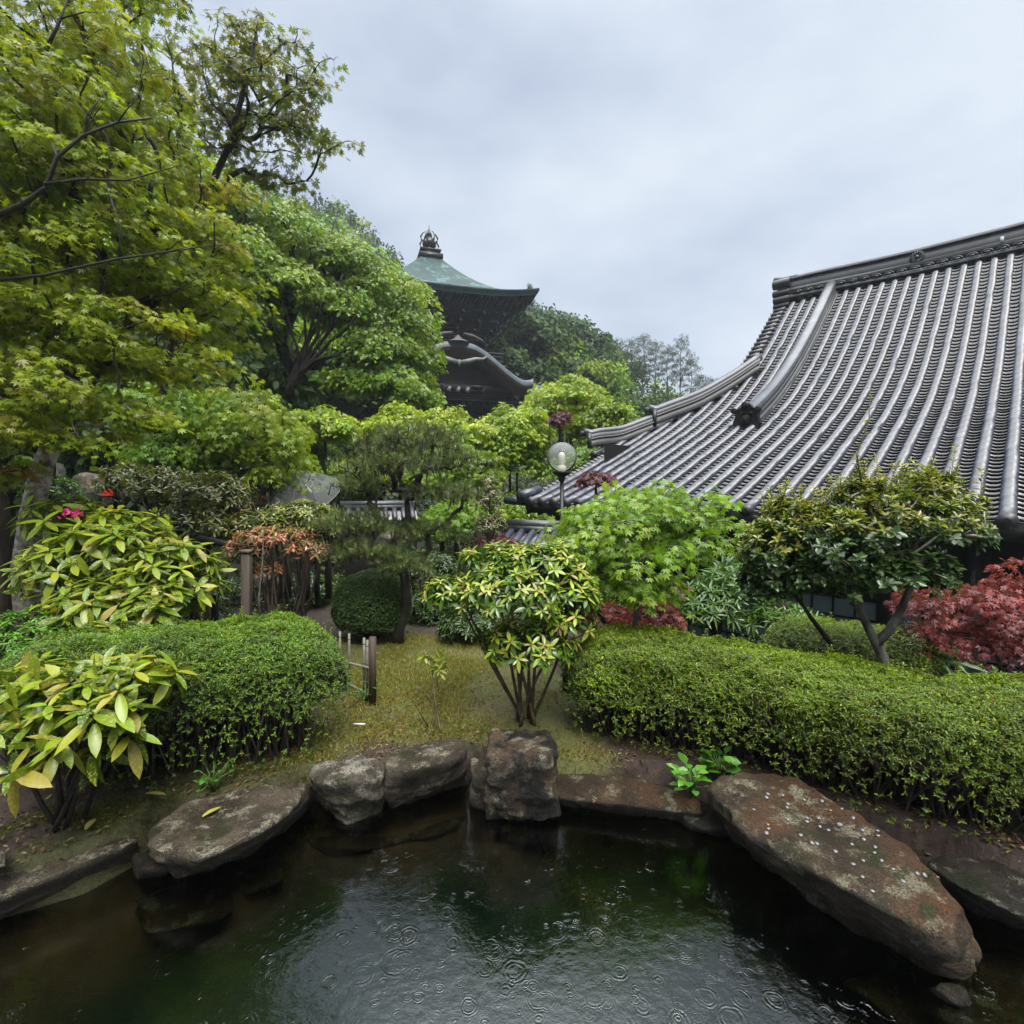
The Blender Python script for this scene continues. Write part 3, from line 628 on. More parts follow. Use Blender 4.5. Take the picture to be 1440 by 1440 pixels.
# main ridge
def ridge_h(i): return 5.80+.10*sstep(6, -6, i)+.06*sstep(8, 24, i)
rid = MB(); I = np.linspace(-5.4, 36, 60)
for (h0, h1, hw) in ((.02, .10, .27), (.26, .33, .22), (.33, .62, .19), (.62, .67, .23)):
    prf = A([(-hw, h0), (-hw, h1), (hw, h1), (hw, h0), (-hw, h0)]); rid.grid(RBn(I[:, None]+0*prf[None, :, 0], XB+prf[None, :, 0]+0*I[:, None], ridge_h(I)[:, None]+prf[None, :, 1]))
ridge = rid.build('main_ridge', M['tile_dark'], HALL)
mb = MB(); mb.tube(RBn(I, XB+0*I, ridge_h(I)+.70), .085, 8); mb.build('ridge_cap', M['tile_round'], ridge, smooth=True)
mb = MB()
for i in np.arange(-5, 36, 1.0):                          # row of arched filler tiles under the ridge
    c = RB(i+.5, XB-.27, ridge_h(i)+.17); x3 = A([Uv[0], Uv[1], 0]); an = np.linspace(0, pi, 7)
    mb.tube([c+.12*(np.cos(a_)*x3+np.sin(a_)*A([0, 0, .8]))-[0, 0, .06] for a_ in an], .022, 5); mb.tube([c-x3*.06-[0, 0, .03], c+x3*.06-[0, 0, .03]], .035, 6)
mb.build('ridge_frieze', M['tile_dark'], ridge)
mb = MB(); mb.beam(RB(-5.2, XB-.23, ridge_h(0)+.17), RB(36, XB-.23, ridge_h(30)+.17), .02, .18); mb.build('frieze_backing', M['wood_black'], ridge)
c = RB(5.6, XB-.20, 6.26); mb = MB(); n3 = A([Vv[0], Vv[1], 0]); x3 = A([Uv[0], Uv[1], 0])
for k in range(16):
    a_ = k*2*pi/16; d_ = np.cos(a_)*x3+np.sin(a_)*A([0, 0, 1]); mb.tube([c+d_*.05+n3*.01, c+d_*.17+n3*.01], [.014, .028], 6)
mb.tube([c, c+n3*.05], .045, 12); mb.build('flower_crest', M['tile_dark'], ridge)
mb = MB(); mb.box(RB(11.4, XB-.30, 6.14), (.07, .05, .17), -TH); mb.build('white_plate', M['plaster'], ridge)
# ridge end ornament
mb = MB(); q = RB(-5.9, XB, 6.12)
mb.box(q, (.22, .62, .86), -TH)
for k, (hh, rr, ln) in enumerate(((6.42, .16, 1.7), (6.12, .11, 1.7), (5.90, .13, 1.6), (5.70, .10, 1.6))):
    for dy in (-.26, .26): mb.tube([RB(-5.3, XB+dy, hh), RB(-5.3-ln, XB+dy, hh)], rr, 10)
mb.tube([RB(-4.8, XB, 6.62), RB(-6.2, XB, 6.62), RB(-7.2, XB, 6.67)], [.09, .1, .115], 10)
mb.build('ridge_end_ornament', M['tile_dark'], HALL, smooth=False, bevel=.02)
# descending ridge with its demon tile
B = np.linspace(XB+.1, 4.45, 40); dr = MB()
for (h0, h1, hw) in ((.0, .08, .20), (.08, .14, .14), (.14, .20, .16), (.20, .26, .135), (.26, .33, .155)):
    prf = A([(-hw, h0), (-hw, h1), (hw, h1), (hw, h0)])/1.0
    dr.grid(RBn(-1.45+prf[None, :, 0]/RW+0*B[:, None], B[:, None]+0*prf[None, :, 0], prof(B)[:, None]+.06+prf[None, :, 1]))
dr_o = dr.build('descending_ridge', M['tile_dark'], HALL)
mb = MB(); an = np.linspace(-.1, pi+.1, 9); mb.grid(RBn(-1.45+.155*np.cos(an)[None]/RW+0*B[:, None], B[:, None]+0*an[None], prof(B)[:, None]+.38+.09*np.sin(an)[None]))
mb.build('ridge_cap', M['tile_round'], dr_o, smooth=True)
def demon_tile(i, b, h, w, hh, yaw=-TH):
    q = RB(i, b, h+hh/2); m_ = MB(); n3 = A([Vv[0], Vv[1], 0]); x3 = A([Uv[0], Uv[1], 0]); z3 = A([0, 0, 1])
    out = [(-.5, -.5), (.5, -.5), (.56, -.2), (.44, .1), (.5, .35), (.25, .42), (.12, .6), (-.12, .6), (-.25, .42), (-.5, .35), (-.44, .1), (-.56, -.2)]
    f0 = [q+x3*x_*w+z3*z_*hh+n3*.08 for x_, z_ in out]; f1 = [p_-n3*.16 for p_ in f0]; n_ = len(out); j = np.arange(n_)
    m_.add(f0+f1, [np.stack([j, (j+1) % n_, (j+1) % n_+n_, j+n_], 1), np.arange(n_)[None], np.arange(n_, 2*n_)[None, ::-1]])
    for sx in (-1, 1): m_.tube([q+x3*sx*w*.52+z3*hh*.34+n3*.02, q+x3*sx*w*.52+z3*hh*.34+n3*.16], w*.13, 10); m_.tube([q+x3*sx*w*.2+z3*hh*.2+n3*.05, q+x3*sx*w*.2+z3*hh*.2+n3*.12], w*.08, 8)
    m_.tube([q-z3*hh*.08+n3*.07, q-z3*hh*.08+n3*.14], w*.2, 14); m_.tube([q-z3*hh*.08+n3*.1, q-z3*hh*.08+n3*.17], w*.11, 12)
    m_.tube([q+z3*hh*.55, q+z3*hh*.55+n3*.22], w*.14, 10)
    return m_
demon_tile(-1.45, 4.40, prof(4.4)-.02, .50, .50).build('demon_tile', M['wood_black'], dr_o, bevel=.012)
# hip ridge in two tiers, upturned ends
def hip_tier(t0, t1, off, hw, hh, name, up):
    T_ = np.linspace(t0, t1, 24); I_ = -4.6+(-12.8+4.6)*T_; B_ = 7.75+(2.95-7.75)*T_
    H_ = prof(B_)+off+up*sstep(t0+(t1-t0)*.5, t1, T_); sx = A([.6, 1.]); sx = sx/np.hypot(*sx)
    o_ = MB()
    for h0, h1, w_ in ((0, .45, .85), (.45, .55, 1.0), (.55, .8, .85)):
        prf = A([(-hw*w_, h0*hh), (-hw*w_, h1*hh), (hw*w_, h1*hh), (hw*w_, h0*hh)])
        V = RBn(I_[:, None]+prf[None, :, 0]*sx[0]/RW, B_[:, None]-prf[None, :, 0]*sx[1], H_[:, None]+prf[None, :, 1]); o_.grid(V)
        o_.add(V[-1], A([(0, 1, 2, 3)]))
    ob = o_.build(name, M['tile_dark'], HALL)
    m_ = MB(); m_.tube(RBn(np.append(I_, I_[-1]-.5), np.append(B_, B_[-1]-.12), np.append(H_+hh*.86, H_[-1]+hh*.86+.05)), hw*.72, 9); m_.build('ridge_cap', M['tile_round'], ob, smooth=True)
    m_ = MB(); e_ = RB(I_[-1]-.12, B_[-1], H_[-1]+hh*.4); m_.box(e_, (.10, hw*2.4, hh*1.0), -TH+.5); m_.tube([e_+[0, 0, hh*.45], RB(I_[-1]-.9, B_[-1]-.1, H_[-1]+hh*.4+hh*.5)], [hw*.6, hw*.5], 8); m_.build('end_tile', M['tile_dark'], ob)
hip_tier(0, .62, .04, .17, .42, 'hip_ridge', .10); hip_tier(.60, .97, .02, .15, .38, 'lower_hip_ridge', .16)
mb = MB(); q0 = RB(-10.7, .0, prof(0)+.02)                  # thick end tiles at the porch corner
mb.tube([RB(-10.75, .5, prof(.5)+.07), RB(-10.9, -.05, prof(0)+.10)], [.10, .125], 12); mb.tube([RB(-11.0, .25, prof(.2)-.06), RB(-12.7, .05, prof(0)+.02)], [.10, .085], 10)
mb.build('corner_tile', M['tile_round'], HALL)
# body: white gridded panels, black openings, posts
mb = MB(); BW = 2.1
segs = [(-9, -5.6), (-5.2, -.4), (0, 8.2), (9.1, 17), (17.4, 26), (26.4, 35)]
pn = MB(); gr = MB()
for a_, b_ in segs:
    pn.add([RB(a_, BW, -3.55), RB(b_, BW, -3.55), RB(b_, BW, -1.95), RB(a_, BW, -1.95)], A([(0, 1, 2, 3)]))
    i_ = a_
    while i_ < b_+.01:
        gr.beam(RB(i_, BW-.015, -3.55), RB(i_, BW-.015, -1.95), .028, .03, up=(Vv[0], Vv[1], 0)); i_ += 1.04
    for hh in np.arange(-3.55, -1.9, .325): gr.beam(RB(a_, BW-.02, hh), RB(b_, BW-.02, hh), .03, .028)
pn.build('wall_panels', M['plaster'], HALL); gr.build('panel_lattice', M['wood_black'], HALL)
mb.add([RB(-9, BW+.12, -3.9), RB(36, BW+.12, -3.9), RB(36, BW+.12, -.02), RB(-9, BW+.12, -.02)], A([(0, 1, 2, 3)]))  # black sheet stands in for the unlit interior behind the openings
mb.beam(RB(-9, BW-.02, -1.86), RB(36, BW-.02, -1.86), .14, .16); mb.beam(RB(-9, BW-.02, -.75), RB(36, BW-.02, -.75), .16, .2)
mb.add([RB(-9, BW, -3.9), RB(-9, 18, -3.9), RB(-9, 18, .8), RB(-9, BW, .8)], A([(0, 1, 2, 3)]))
mb.build('dark_wall', M['wood_black'], HALL)
mb = MB()
for i_ in (-9, -5.4, -.2, 8.6, 17.2, 26.2): mb = MB(); mb.tube([RB(i_, BW-.03, -3.9), RB(i_, BW-.03, -.2)], .11, 12); mb.build('pillar', M['wood_dark'], HALL)
for i_ in (-9.4, -3, 12.2, 24): mb = MB(); mb.beam(RB(i_, .55, -3.9), RB(i_, .55, -.45), .2, .2, up=(1, 0, 0)); mb.build('pillar', M['wood_dark'], HALL)

# ------------------------------------------------------------------ pagoda hall on the hill
PY = R_(18); PC = P(607, 674, 36); PC[2] = 0
def L(x, y, z): return A([PC[0]+x*cos(PY)-y*sin(PY), PC[1]+x*sin(PY)+y*cos(PY), z])
def Ln(x, y, z): x, y, z = np.broadcast_arrays(x, y, z); return np.stack([PC[0]+x*cos(PY)-y*sin(PY), PC[1]+x*sin(PY)+y*cos(PY), z], -1)
PAG = thing('pagoda_hall', 'tall dark wooden two storey pagoda hall with green copper roof rising behind the trees', 'temple', L(0, 0, 2.6))
def sq_roof(mb, a0, z0, a1, z1, up, pw=1.6, n=14, m=24, thick=0):
    for k in range(4):
        t = np.linspace(0, 1, n)[:, None]; s = np.linspace(-1, 1, m)[None]; a = a0+(a1-a0)*t
        z = z0+(z1-z0)*(1-(1-t)**pw)+up*(np.abs(s)**3.2)*t**2
        x = a*s; y = -a+0*s; c, q = [(1, 0), (0, 1), (-1, 0), (0, -1)][k]
        V = Ln(x*c-y*q, x*q+y*c, z-thick); mb.grid(V if thick == 0 else V[:, ::-1])
mb = MB(); sq_roof(mb, .65, 17.0, 5.8, 13.42, .42, 1.75); mb.build('upper_roof', M['copper'], PAG, smooth=True)
mb = MB()
for k in range(4):                                        # rim of the eave
    s = np.linspace(-1, 1, 30); c, q = [(1, 0), (0, 1), (-1, 0), (0, -1)][k]; rows = []
    for a, dz in ((5.8, 0), (5.82, -.16), (5.72, -.17), (5.70, -.36)): rows.append(Ln((a*s)*c-(-a)*q+0*s, (a*s)*q+(-a)*c+0*s, 13.42+dz+.42*np.abs(s)**3.2))
    mb.grid(A(rows))
mb.build('eave_rim', M['copper_dark'], PAG)
mb = MB()
for k in range(4):
    s = np.linspace(-1, 1, 20); c, q = [(1, 0), (0, 1), (-1, 0), (0, -1)][k]; rows = []
    for a, z, u in ((5.70, 13.1, .42), (5.3, 13.1, .36), (4.9, 13.08, .3), (3.9, 12.75, .1), (3.05, 12.45, 0)): rows.append(Ln((a*s)*c+a*q, (a*s)*q-a*c, z+u*np.abs(s)**3.2))
    mb.grid(A(rows))
mb.build('soffit', M['wood_dark'], PAG)
br = MB(); tip = MB()
for k in range(4):
    c, q = [(1, 0), (0, 1), (-1, 0), (0, -1)][k]
    def LL(x, y, z): return L(x*c-y*q, x*q+y*c, z)
    for x in np.linspace(-3, 3, 7):
        br = MB(); tips = []
        for j in range(4):
            y0 = -3.05-.42*j; z = 11.05+.42*j; fx_ = x*(1+.10*j)
            br.beam(LL(fx_, y0+.3, z), LL(fx_, y0-.35, z+.05), .18, .22); br.beam(LL(fx_-.42, y0-.12, z+.22), LL(fx_+.42, y0-.12, z+.22), .16, .16)
            tip = MB()
            if k in (0, 1): tip.beam(LL(fx_, y0-.36, z+.02), LL(fx_, y0-.42, z+.14), .10, .15)
            if k in (0, 1): tips.append(tip)
        bo = br.build('bracket', M['wood_dark'], PAG)
        for tip in tips: tip.build('bracket_tip', M['carved'], bo)
    br = MB()
    for x in np.linspace(-5.3, 5.3, 42): br.beam(LL(x, -3.9, 12.93+.2*abs(x/5.5)**3), LL(x, -5.6, 13.0+.38*abs(x/5.5)**3.2), .09, .12)
    br.build('rafters', M['wood_dark'], PAG)
for j in range(8): tip = MB(); tip.beam(L(3.2+.32*j, -3.2-.32*j, 11.4+.22*j), L(3.38+.32*j, -3.38-.32*j, 11.52+.22*j), .07, .09); tip.build('hip_rafter_cap', M['carved'], PAG)
mb = MB(); mb.box(L(0, 0, 10.8), (6.0, 6.0, 3.4), PY)
for x in (-3, -1, 1, 3):
    for y in (-3, 3): mb.tube([L(x, y, 9), L(x, y, 11.3)], .16, 10); mb.tube([L(y, x, 9), L(y, x, 11.3)], .16, 10)
for z in (9.5, 10.4, 11.1):
    for s_ in (-1, 1): mb.beam(L(-3.15, 3.03*s_, z), L(3.15, 3.03*s_, z), .14, .18); mb.beam(L(3.03*s_, -3.15, z), L(3.03*s_, 3.15, z), .14, .18)
mb.build('upper_body', M['wood_dark'], PAG)
mb = MB()
for x in (-2.45, -2.0, -1.55, 1.55, 2.0, 2.45): mb = MB(); mb.box(L(x, -3.02, 9.98), (.36, .06, .70), PY); mb.build('window', M['plaster'], PAG)
mb = MB()
for k in range(4):
    c, q = [(1, 0), (0, 1), (-1, 0), (0, -1)][k]
    def LL(x, y, z): return L(x*c-y*q, x*q+y*c, z)
    for z, w_ in ((9.30, .16), (9.62, .05), (9.9, .05), (10.1, .08)): mb.beam(LL(-4.1, -4.1, z), LL(4.1, -4.1, z), w_, w_)
    for x in np.linspace(-4.1, 4.1, 8): mb.beam(LL(x, -4.1, 9.2), LL(x, -4.1, 10.12), .08, .08, up=(1, 0, 0))
mb.build('balcony_rail', M['wood_grey'], PAG)
mb = MB(); mb.box(L(0, 0, 9.2), (8.2, 8.2, .12), PY); mb.build('balcony_floor', M['wood_dark'], PAG)
mb = MB(); sq_roof(mb, 4.0, 9.05, 9.0, 6.6, .5, 1.5); mb.build('lower_roof', M['copper'], PAG, smooth=True)
mb = MB(); sq_roof(mb, 4.0, 8.6, 8.98, 6.58, .5, 1.2, thick=.28)
for k in range(4):
    c, q = [(1, 0), (0, 1), (-1, 0), (0, -1)][k]
    def LL(x, y, z): return L(x*c-y*q, x*q+y*c, z)
    for x in np.linspace(-8.4, 8.4, 44): mb.beam(LL(x, -6.2, 6.65), LL(x, -8.8, 6.2+.4*abs(x/9)**3.2), .10, .13)
    for x in np.linspace(-6.2, 6.2, 7): 
        for j in range(3): mb.beam(LL(x, -6.2-.3*j, 6.0+.2*j), LL(x, -6.7-.3*j, 6.02+.2*j), .2, .18)
mb.build('lower_eave', M['wood_dark'], PAG)
mb = MB(); mb.box(L(0, 0, 4.6), (12.4, 12.4, 4.0), PY)
for x in np.linspace(-6.2, 6.2, 6):
    for y in (-6.2, 6.2): mb.tube([L(x, y, 2.6), L(x, y, 6.4)], .2, 10); mb.tube([L(y, x, 2.6), L(y, x, 6.4)], .2, 10)
for z in (3.2, 4.9, 6.0):
    for s_ in (-1, 1): mb.beam(L(-6.4, 6.25*s_, z), L(6.4, 6.25*s_, z), .2, .22); mb.beam(L(6.25*s_, -6.4, z), L(6.25*s_, 6.4, z), .2, .22)
mb.build('lower_body', M['wood_dark'], PAG)
mb = MB()
for x in (-5.3, -4.6, -2.9, -2.2, 2.2, 2.9, 4.6, 5.3): mb = MB(); mb.box(L(x, -6.22, 4.0), (.55, .08, 1.4), PY); mb.build('door_panel', M['wood_brown'], PAG)
# curved karahafu porch roof
def kz(x): 
    t = np.clip(np.abs(x)/4.15, 0, 1); return 7.50+1.78*(1-sstep(.10, .98, t))-.10*t+.22*np.clip((t-.82)/.18, 0, 1)**2
X = np.linspace(-4.15, 4.15, 41); mb = MB(); Ys = np.linspace(-9.2, -3.6, 5)
mb.grid(Ln(X[:, None]+0*Ys[None], Ys[None]+0*X[:, None], kz(X)[:, None]+0*Ys[None])); mb.grid(A([Ln(X, -9.2, kz(X)), Ln(X, -9.28, kz(X)-.08), Ln(X, -9.30, kz(X)-.30)]))
mb.build('porch_roof', M['slate_sheen'], PAG, smooth=True)
mb = MB(); mb.grid(A([Ln(X, -9.27, kz(X)-.30), Ln(X, -9.25, kz(X)-.52), Ln(X*.985, -9.14, kz(X)-.53), Ln(X*.97, -9.12, kz(X)-.86), Ln(X*.96, -8.9, kz(X)-.88)])); mb.build('porch_rim', M['wood_brown'], PAG)
mb = MB(); mb.grid(Ln(X[:, None]*.97+0*Ys[None], Ys[None]+.2+0*X[:, None], kz(X)[:, None]-.88+0*Ys[None])[:, ::-1]); mb.grid(A([Ln(X*.97, -8.3, kz(X)-.55), Ln(X*.97, -8.3, 0*X+6.3)]))
for x in (-3.3, 3.3): mb.box(L(x, -8.5, 4.6), (.42, .42, 4.4), PY)
for z in (6.4, 7.0): mb.beam(L(-3.9, -8.5, z), L(3.9, -8.5, z), .3, .35)
for x in np.linspace(-3.3, 3.3, 4): 
    for j in range(3): mb.beam(L(x-.5+.1*j, -8.55-.15*j, 6.65+.2*j), L(x+.5-.1*j, -8.55-.15*j, 6.65+.2*j), .2, .16)
mb.build('porch_frame', M['wood_dark'], PAG)
mb = MB()
for s_ in (-1, 1):
    mb.tube([L(.1*s_, -9.3, 8.2), L(.5*s_, -9.3, 8.28), L(.9*s_, -9.3, 8.42), L(1.3*s_, -9.3, 8.44), L(1.5*s_, -9.3, 8.6)], [.12, .14, .11, .08, .03], 7)
    mb.tube([L(3.3*s_, -8.8, 6.6), L(3.5*s_, -9.0, 6.9), L(3.35*s_, -9.0, 7.2)], [.16, .12, .05], 7)
mb.tube([L(0, -9.32, 8.3), L(0, -9.32, 7.95)], [.16, .02], 7)
for x in (-.5, 0, .5): mb.tube([L(x, -8.9, 6.75), L(x+.1, -8.95, 7.0)], [.14, .06], 7)
mb.build('carving', M['carved'], PAG)
mb = MB()
mb.lathe(L(0, -9.1, kz(A([0]))[0]-.05), [(.6, 0), (.5, .1), (.28, .18), (.16, .30), (.04, .42)], 10)
for s_ in (-1, 1):
    mb.tube([L(.3*s_, -9.1, 9.7), L(.8*s_, -9.1, 9.62), L(1.25*s_, -9.1, 9.45), L(1.5*s_, -9.1, 9.28)], [.12, .12, .10, .05], 7)
mb.build('crest_ornament', M['wood_dark'], PAG)
# finial
fin = MB(); fin.box(L(0, 0, 17.1), (1.6, 1.6, .3), PY); fin.box(L(0, 0, 17.32), (1.25, 1.25, .35), PY); fin.box(L(0, 0, 17.52), (1.4, 1.4, .08), PY)
fo = fin.build('finial', M['metal_black'], PAG)
mb = MB(); c = L(0, 0, 17.5); mb.lathe(c, [(.42, 0), (.5, .08), (.36, .18), (.3, .3), (.44, .42), (.48, .62), (.42, .82), (.2, .96), (.12, 1.05), (.2, 1.18), (.13, 1.34), (.04, 1.55), (.01, 1.85)], 16); mb.build('jewel', M['metal_black'], fo, smooth=True)
mb = MB()
for k in range(6):
    a_ = k*pi/3+.3; d_ = A([cos(a_), sin(a_), 0])
    for s0, h0, w0 in ((.34, .25, .58), (.34, .75, .52)):
        mb.tube([c+d_*s0+[0, 0, h0], c+d_*w0+[0, 0, h0+.06], c+d_*(w0+.06)+[0, 0, h0+.28], c+d_*(w0-.08)+[0, 0, h0+.52], c+d_*(w0-.28)+[0, 0, h0+.66]], [.06, .065, .06, .045, .01], 6)
mb.build('flames', M['metal_black'], fo)

# ------------------------------------------------------------------ small tiled roofs, low walls
def tiled_ridge_roof(root, p0, p1, run, drop, n, r=.06, both=True, mat='tile_round', slope_dir=None):
    p0 = A(p0, float); p1 = A(p1, float); u = norm((p1-p0)*[1, 1, 0]); d = A([u[1], -u[0], 0]) if slope_dir is None else A(slope_dir)
    m1 = MB(); m2 = MB()
    for sgn in ((1, -1) if both else (1,)):
        m1.add([p0, p1, p1+d*run*sgn-[0, 0, drop], p0+d*run*sgn-[0, 0, drop], p0+d*run*sgn-[0, 0, drop+.05], p1+d*run*sgn-[0, 0, drop+.05], p0-[0, 0, .05], p1-[0, 0, .05]], A([(0, 1, 2, 3), (3, 2, 5, 4), (4, 5, 7, 6)]))
        for k in range(n):
            q = p0+(p1-p0)*(k+.5)/n; m2.tube([q+[0, 0, .02], q+d*run*.5*sgn-[0, 0, drop*.53], q+d*(run+.04)*sgn-[0, 0, drop-.01]], r, 8)
    m3 = MB(); m3.tube([p0-u*.06+[0, 0, r*1.6], p1+u*.06+[0, 0, r*1.6]], r*1.3, 10); m3.beam(p0+[0, 0, r*.5], p1+[0, 0, r*.5], r*2.6, r*1.6)
    m1.build('roof_slope', M['tile_pan'], root); m2.build('round_tiles', M[mat], root, smooth=True); m3.build('ridge', M['tile_dark'], root, smooth=False)
t = thing('tiled_gatehouse', 'low side roof of grey tiles under the corner of the big temple roof', 'roof', P(735, 760, 9.3)*[1, 1, 0]+[0, 0, -1.2])
a_ = P(700, 744, 9.6); b_ = P(792, 742, 9.0); a_[2] = b_[2] = a_[2]
tiled_ridge_roof(t, a_, b_, .9, .42, 6, .07); mb = MB(); mb.beam((a_+b_)/2-[.45, .0, .35], (a_+b_)/2+[.45, .0, -.35], .5, .4); mb.box((a_+b_)/2-[0, 0, 1.0], (.9, .5, 1.6), .2); mb.build('wall', M['wood_dark'], t)
t = thing('tiled_garden_wall', 'low earthen garden wall capped with grey tiles behind the pine', 'wall', P(540, 760, 8.2)*[1, 1, 0]+[0, 0, .2])
a_ = P(484, 716, 8.2); b_ = P(585, 722, 8.5); b_[2] = a_[2]; tiled_ridge_roof(t, a_, b_, .3, .16, 8, .045, mat='tile_dark')
mb = MB(); mb.beam(a_-[0, 0, .85], b_-[0, 0, .85], .26, 1.35); mb.build('wall', M['wood_dark'], t)
t = thing('wayside_shrine', 'small shrine with slate grey roof behind the transparent umbrella', 'shrine', P(350, 700, 10)*[1, 1, 0]+[0, 0, .3])
a_ = P(338, 654, 10.2); b_ = P(370, 650, 9.8); tiled_ridge_roof(t, a_, b_, .35, .26, 4, .045); mb = MB(); mb.box((a_+b_)/2-[0, 0, 1.0], (.35, .4, 1.6)); mb.build('wall', M['wood_black'], t)

# ------------------------------------------------------------------ rocks
import bmesh
from mathutils.bvhtree import BVHTree
from mathutils import Vector
ROCKV = {}
def rock(name, label, pts, mat='rock', sub=6, p=14, amp=.03, fine=.012, cat='rock', group=None, scale=1.05, key=None, freq=2.2):
    pts = A(pts, float); c = (pts.max(0)+pts.min(0))/2
    bm = bmesh.new(); vs = [bm.verts.new(q) for q in pts]; bmesh.ops.convex_hull(bm, input=vs); bm.normal_update()
    pl = []
    for f_ in bm.faces:
        n_ = A(f_.normal); d_ = n_@(A(f_.verts[0].co)-c)
        if d_ < 0: n_, d_ = -n_, -d_
        if f_.calc_area() > 1e-5: pl.append((n_, max(d_, .015)))
    bm.free(); Nn = A([a for a, _ in pl]); D = A([b for _, b in pl])
    bm = bmesh.new(); bmesh.ops.create_icosphere(bm, subdivisions=sub, radius=1); ext = (pts.max(0)-pts.min(0))/2
    dirs = norm(A([v.co[:] for v in bm.verts])*ext); k = np.maximum(dirs@Nn.T/D, 0); r = (k**p).sum(1)**(-1/p)*scale
    V = c+dirs*r[:, None]; s = rng.uniform(0, 50)
    big = fbm(V*freq+s, 4); ridg = np.abs(fbm(V*freq*2.3+s+9, 4)); st_ = np.abs(fbm(V*A([1.6, 1.6, 5.])*freq+s+3, 4)); V = V+dirs*(amp*big*2.2-amp*2.0*ridg-amp*1.2*st_+amp*.9+fine*1.6*fbm(V*14+s, 5)+fine*.5*fbm(V*45+s, 3))[:, None]
    F_ = A([[q.index for q in f_.verts] for f_ in bm.faces]); bm.free()
    m_ = MB(); m_.add(V, [F_]); o = m_.build(name, M[mat], smooth=True); tag(o, label, cat, group)
    ROCKV[key or name] = BVHTree.FromPolygons([Vector(q) for q in V], F_.tolist()); return o
def gp(lst, z): return [G(x, y, z) for x, y in lst]
rock('flat_boulder', 'huge flat rusty boulder sprinkled with coins at the right edge of the pond',
     gp([(1015, 1090), (1120, 1098), (1225, 1150), (1285, 1192)], .36)+gp([(1312, 1228), (1380, 1305)], .27)+gp([(1392, 1345)], .2)+gp([(1000, 1118), (1062, 1178), (1135, 1218), (1235, 1270)], .31)+gp([(1330, 1335)], .24)
     + gp([(1010, 1160), (1070, 1225), (1135, 1282), (1240, 1345)], -.06)+gp([(1320, 1380), (1375, 1388)], -.02)+gp([(1080, 1130), (1250, 1230), (1330, 1290)], -.1), 'rock_red', 6, 16, .035, .012, key='slab', scale=1.04)
rock('upright_boulder', 'tall upright brown boulder with black stain and lichen in the middle of the bank',
     gp([(694, 1026), (768, 1032), (776, 1050), (775, 1066), (690, 1062)], .46)+gp([(682, 1175), (745, 1180), (782, 1172), (786, 1120), (690, 1110)], -.12), 'rock_stain', 6, 20, .03, .015, scale=1.03)
rock('side_boulder', 'small grey boulder leaning on the left of the upright one', gp([(662, 1068), (700, 1062), (700, 1092), (664, 1088)], .28)+gp([(664, 1140), (712, 1165), (716, 1120), (668, 1112)], -.1), 'rock', 5, 12, .025)
rock('bank_boulder', 'rounded pale boulder with domed top at the left of the bank stones', gp([(436, 1072), (500, 1060), (538, 1072), (540, 1090), (490, 1100), (440, 1095)], .33)+gp([(446, 1128), (490, 1170), (530, 1150), (536, 1120), (470, 1110)], -.08), 'rock_pale', 5, 12, .03)
rock('bank_boulder', 'long grey boulder between the pale rounded one and the upright one', gp([(548, 1060), (600, 1038), (645, 1036), (655, 1052), (640, 1066), (560, 1086)], .34)+gp([(545, 1148), (600, 1130), (655, 1112), (650, 1080), (560, 1110)], -.08), 'rock', 5, 12, .03)
rock('ledge_stone', 'broad flat ledge stone jutting over the water below the left hedge', gp([(205, 1168), (262, 1128), (345, 1108), (428, 1098), (436, 1110), (395, 1150), (330, 1185), (275, 1208), (225, 1195)], .27)+gp([(225, 1222), (275, 1234), (345, 1208), (405, 1168), (432, 1135)], .0)+gp([(235, 1215), (345, 1195), (430, 1125)], -.15), 'rock', 5, 14, .03)
rock('kerb_stone', 'long low mossy kerb stone edging the pond at the lower left', gp([(-160, 1300), (0, 1262), (90, 1225), (185, 1185), (192, 1172), (100, 1195), (0, 1230), (-160, 1265)], .20)+gp([(-160, 1345), (0, 1305), (100, 1265), (190, 1225)], -.08), 'rock', 5, 16, .02)
rock('wedge_stone', 'small dark stone wedged between kerb and ledge stone', gp([(185, 1195), (235, 1195), (238, 1215), (195, 1220)], .12)+gp([(188, 1240), (240, 1238)], -.08), 'rock_dark', 4, 10, .02)
rock('pebble', 'smooth blue grey stone lying on moss at the far left', gp([(-25, 1195), (6, 1190), (10, 1218), (-25, 1225)], .33)+gp([(-20, 1225), (6, 1222), (-10, 1200)], .22), 'rock_pale', 4, 6, .004, .002)
rock('edging_slab', 'low rust coloured slab edging the water right of the upright boulder', gp([(782, 1082), (870, 1090), (965, 1108), (985, 1128)], .15)+gp([(985, 1146), (900, 1136), (785, 1122)], .10)+gp([(785, 1142), (900, 1152), (985, 1165)], -.08), 'rock_red', 5, 16, .015)
rock('corner_stone', 'mossy dark stone on the bank at the right edge behind the flat boulder', gp([(1300, 1205), (1380, 1205), (1480, 1225), (1520, 1280), (1440, 1290), (1350, 1245)], .17)+gp([(1300, 1250), (1400, 1300), (1520, 1330)], -.1), 'rock_dark', 5, 12, .03)
rock('small_stone', 'small stone poking from the water beneath the big flat boulder', gp([(1318, 1388), (1345, 1380), (1362, 1400), (1345, 1410)], .05)+gp([(1310, 1405), (1365, 1425)], -.08), 'rock_dark', 4, 8, .015)
rock('foot_stone', 'brown stone under the leafy clump at the end of the flat boulder', gp([(950, 1135), (1000, 1130), (1030, 1160), (985, 1165)], .08)+gp([(955, 1170), (1030, 1190)], -.1), 'rock_dark', 4, 10, .02)
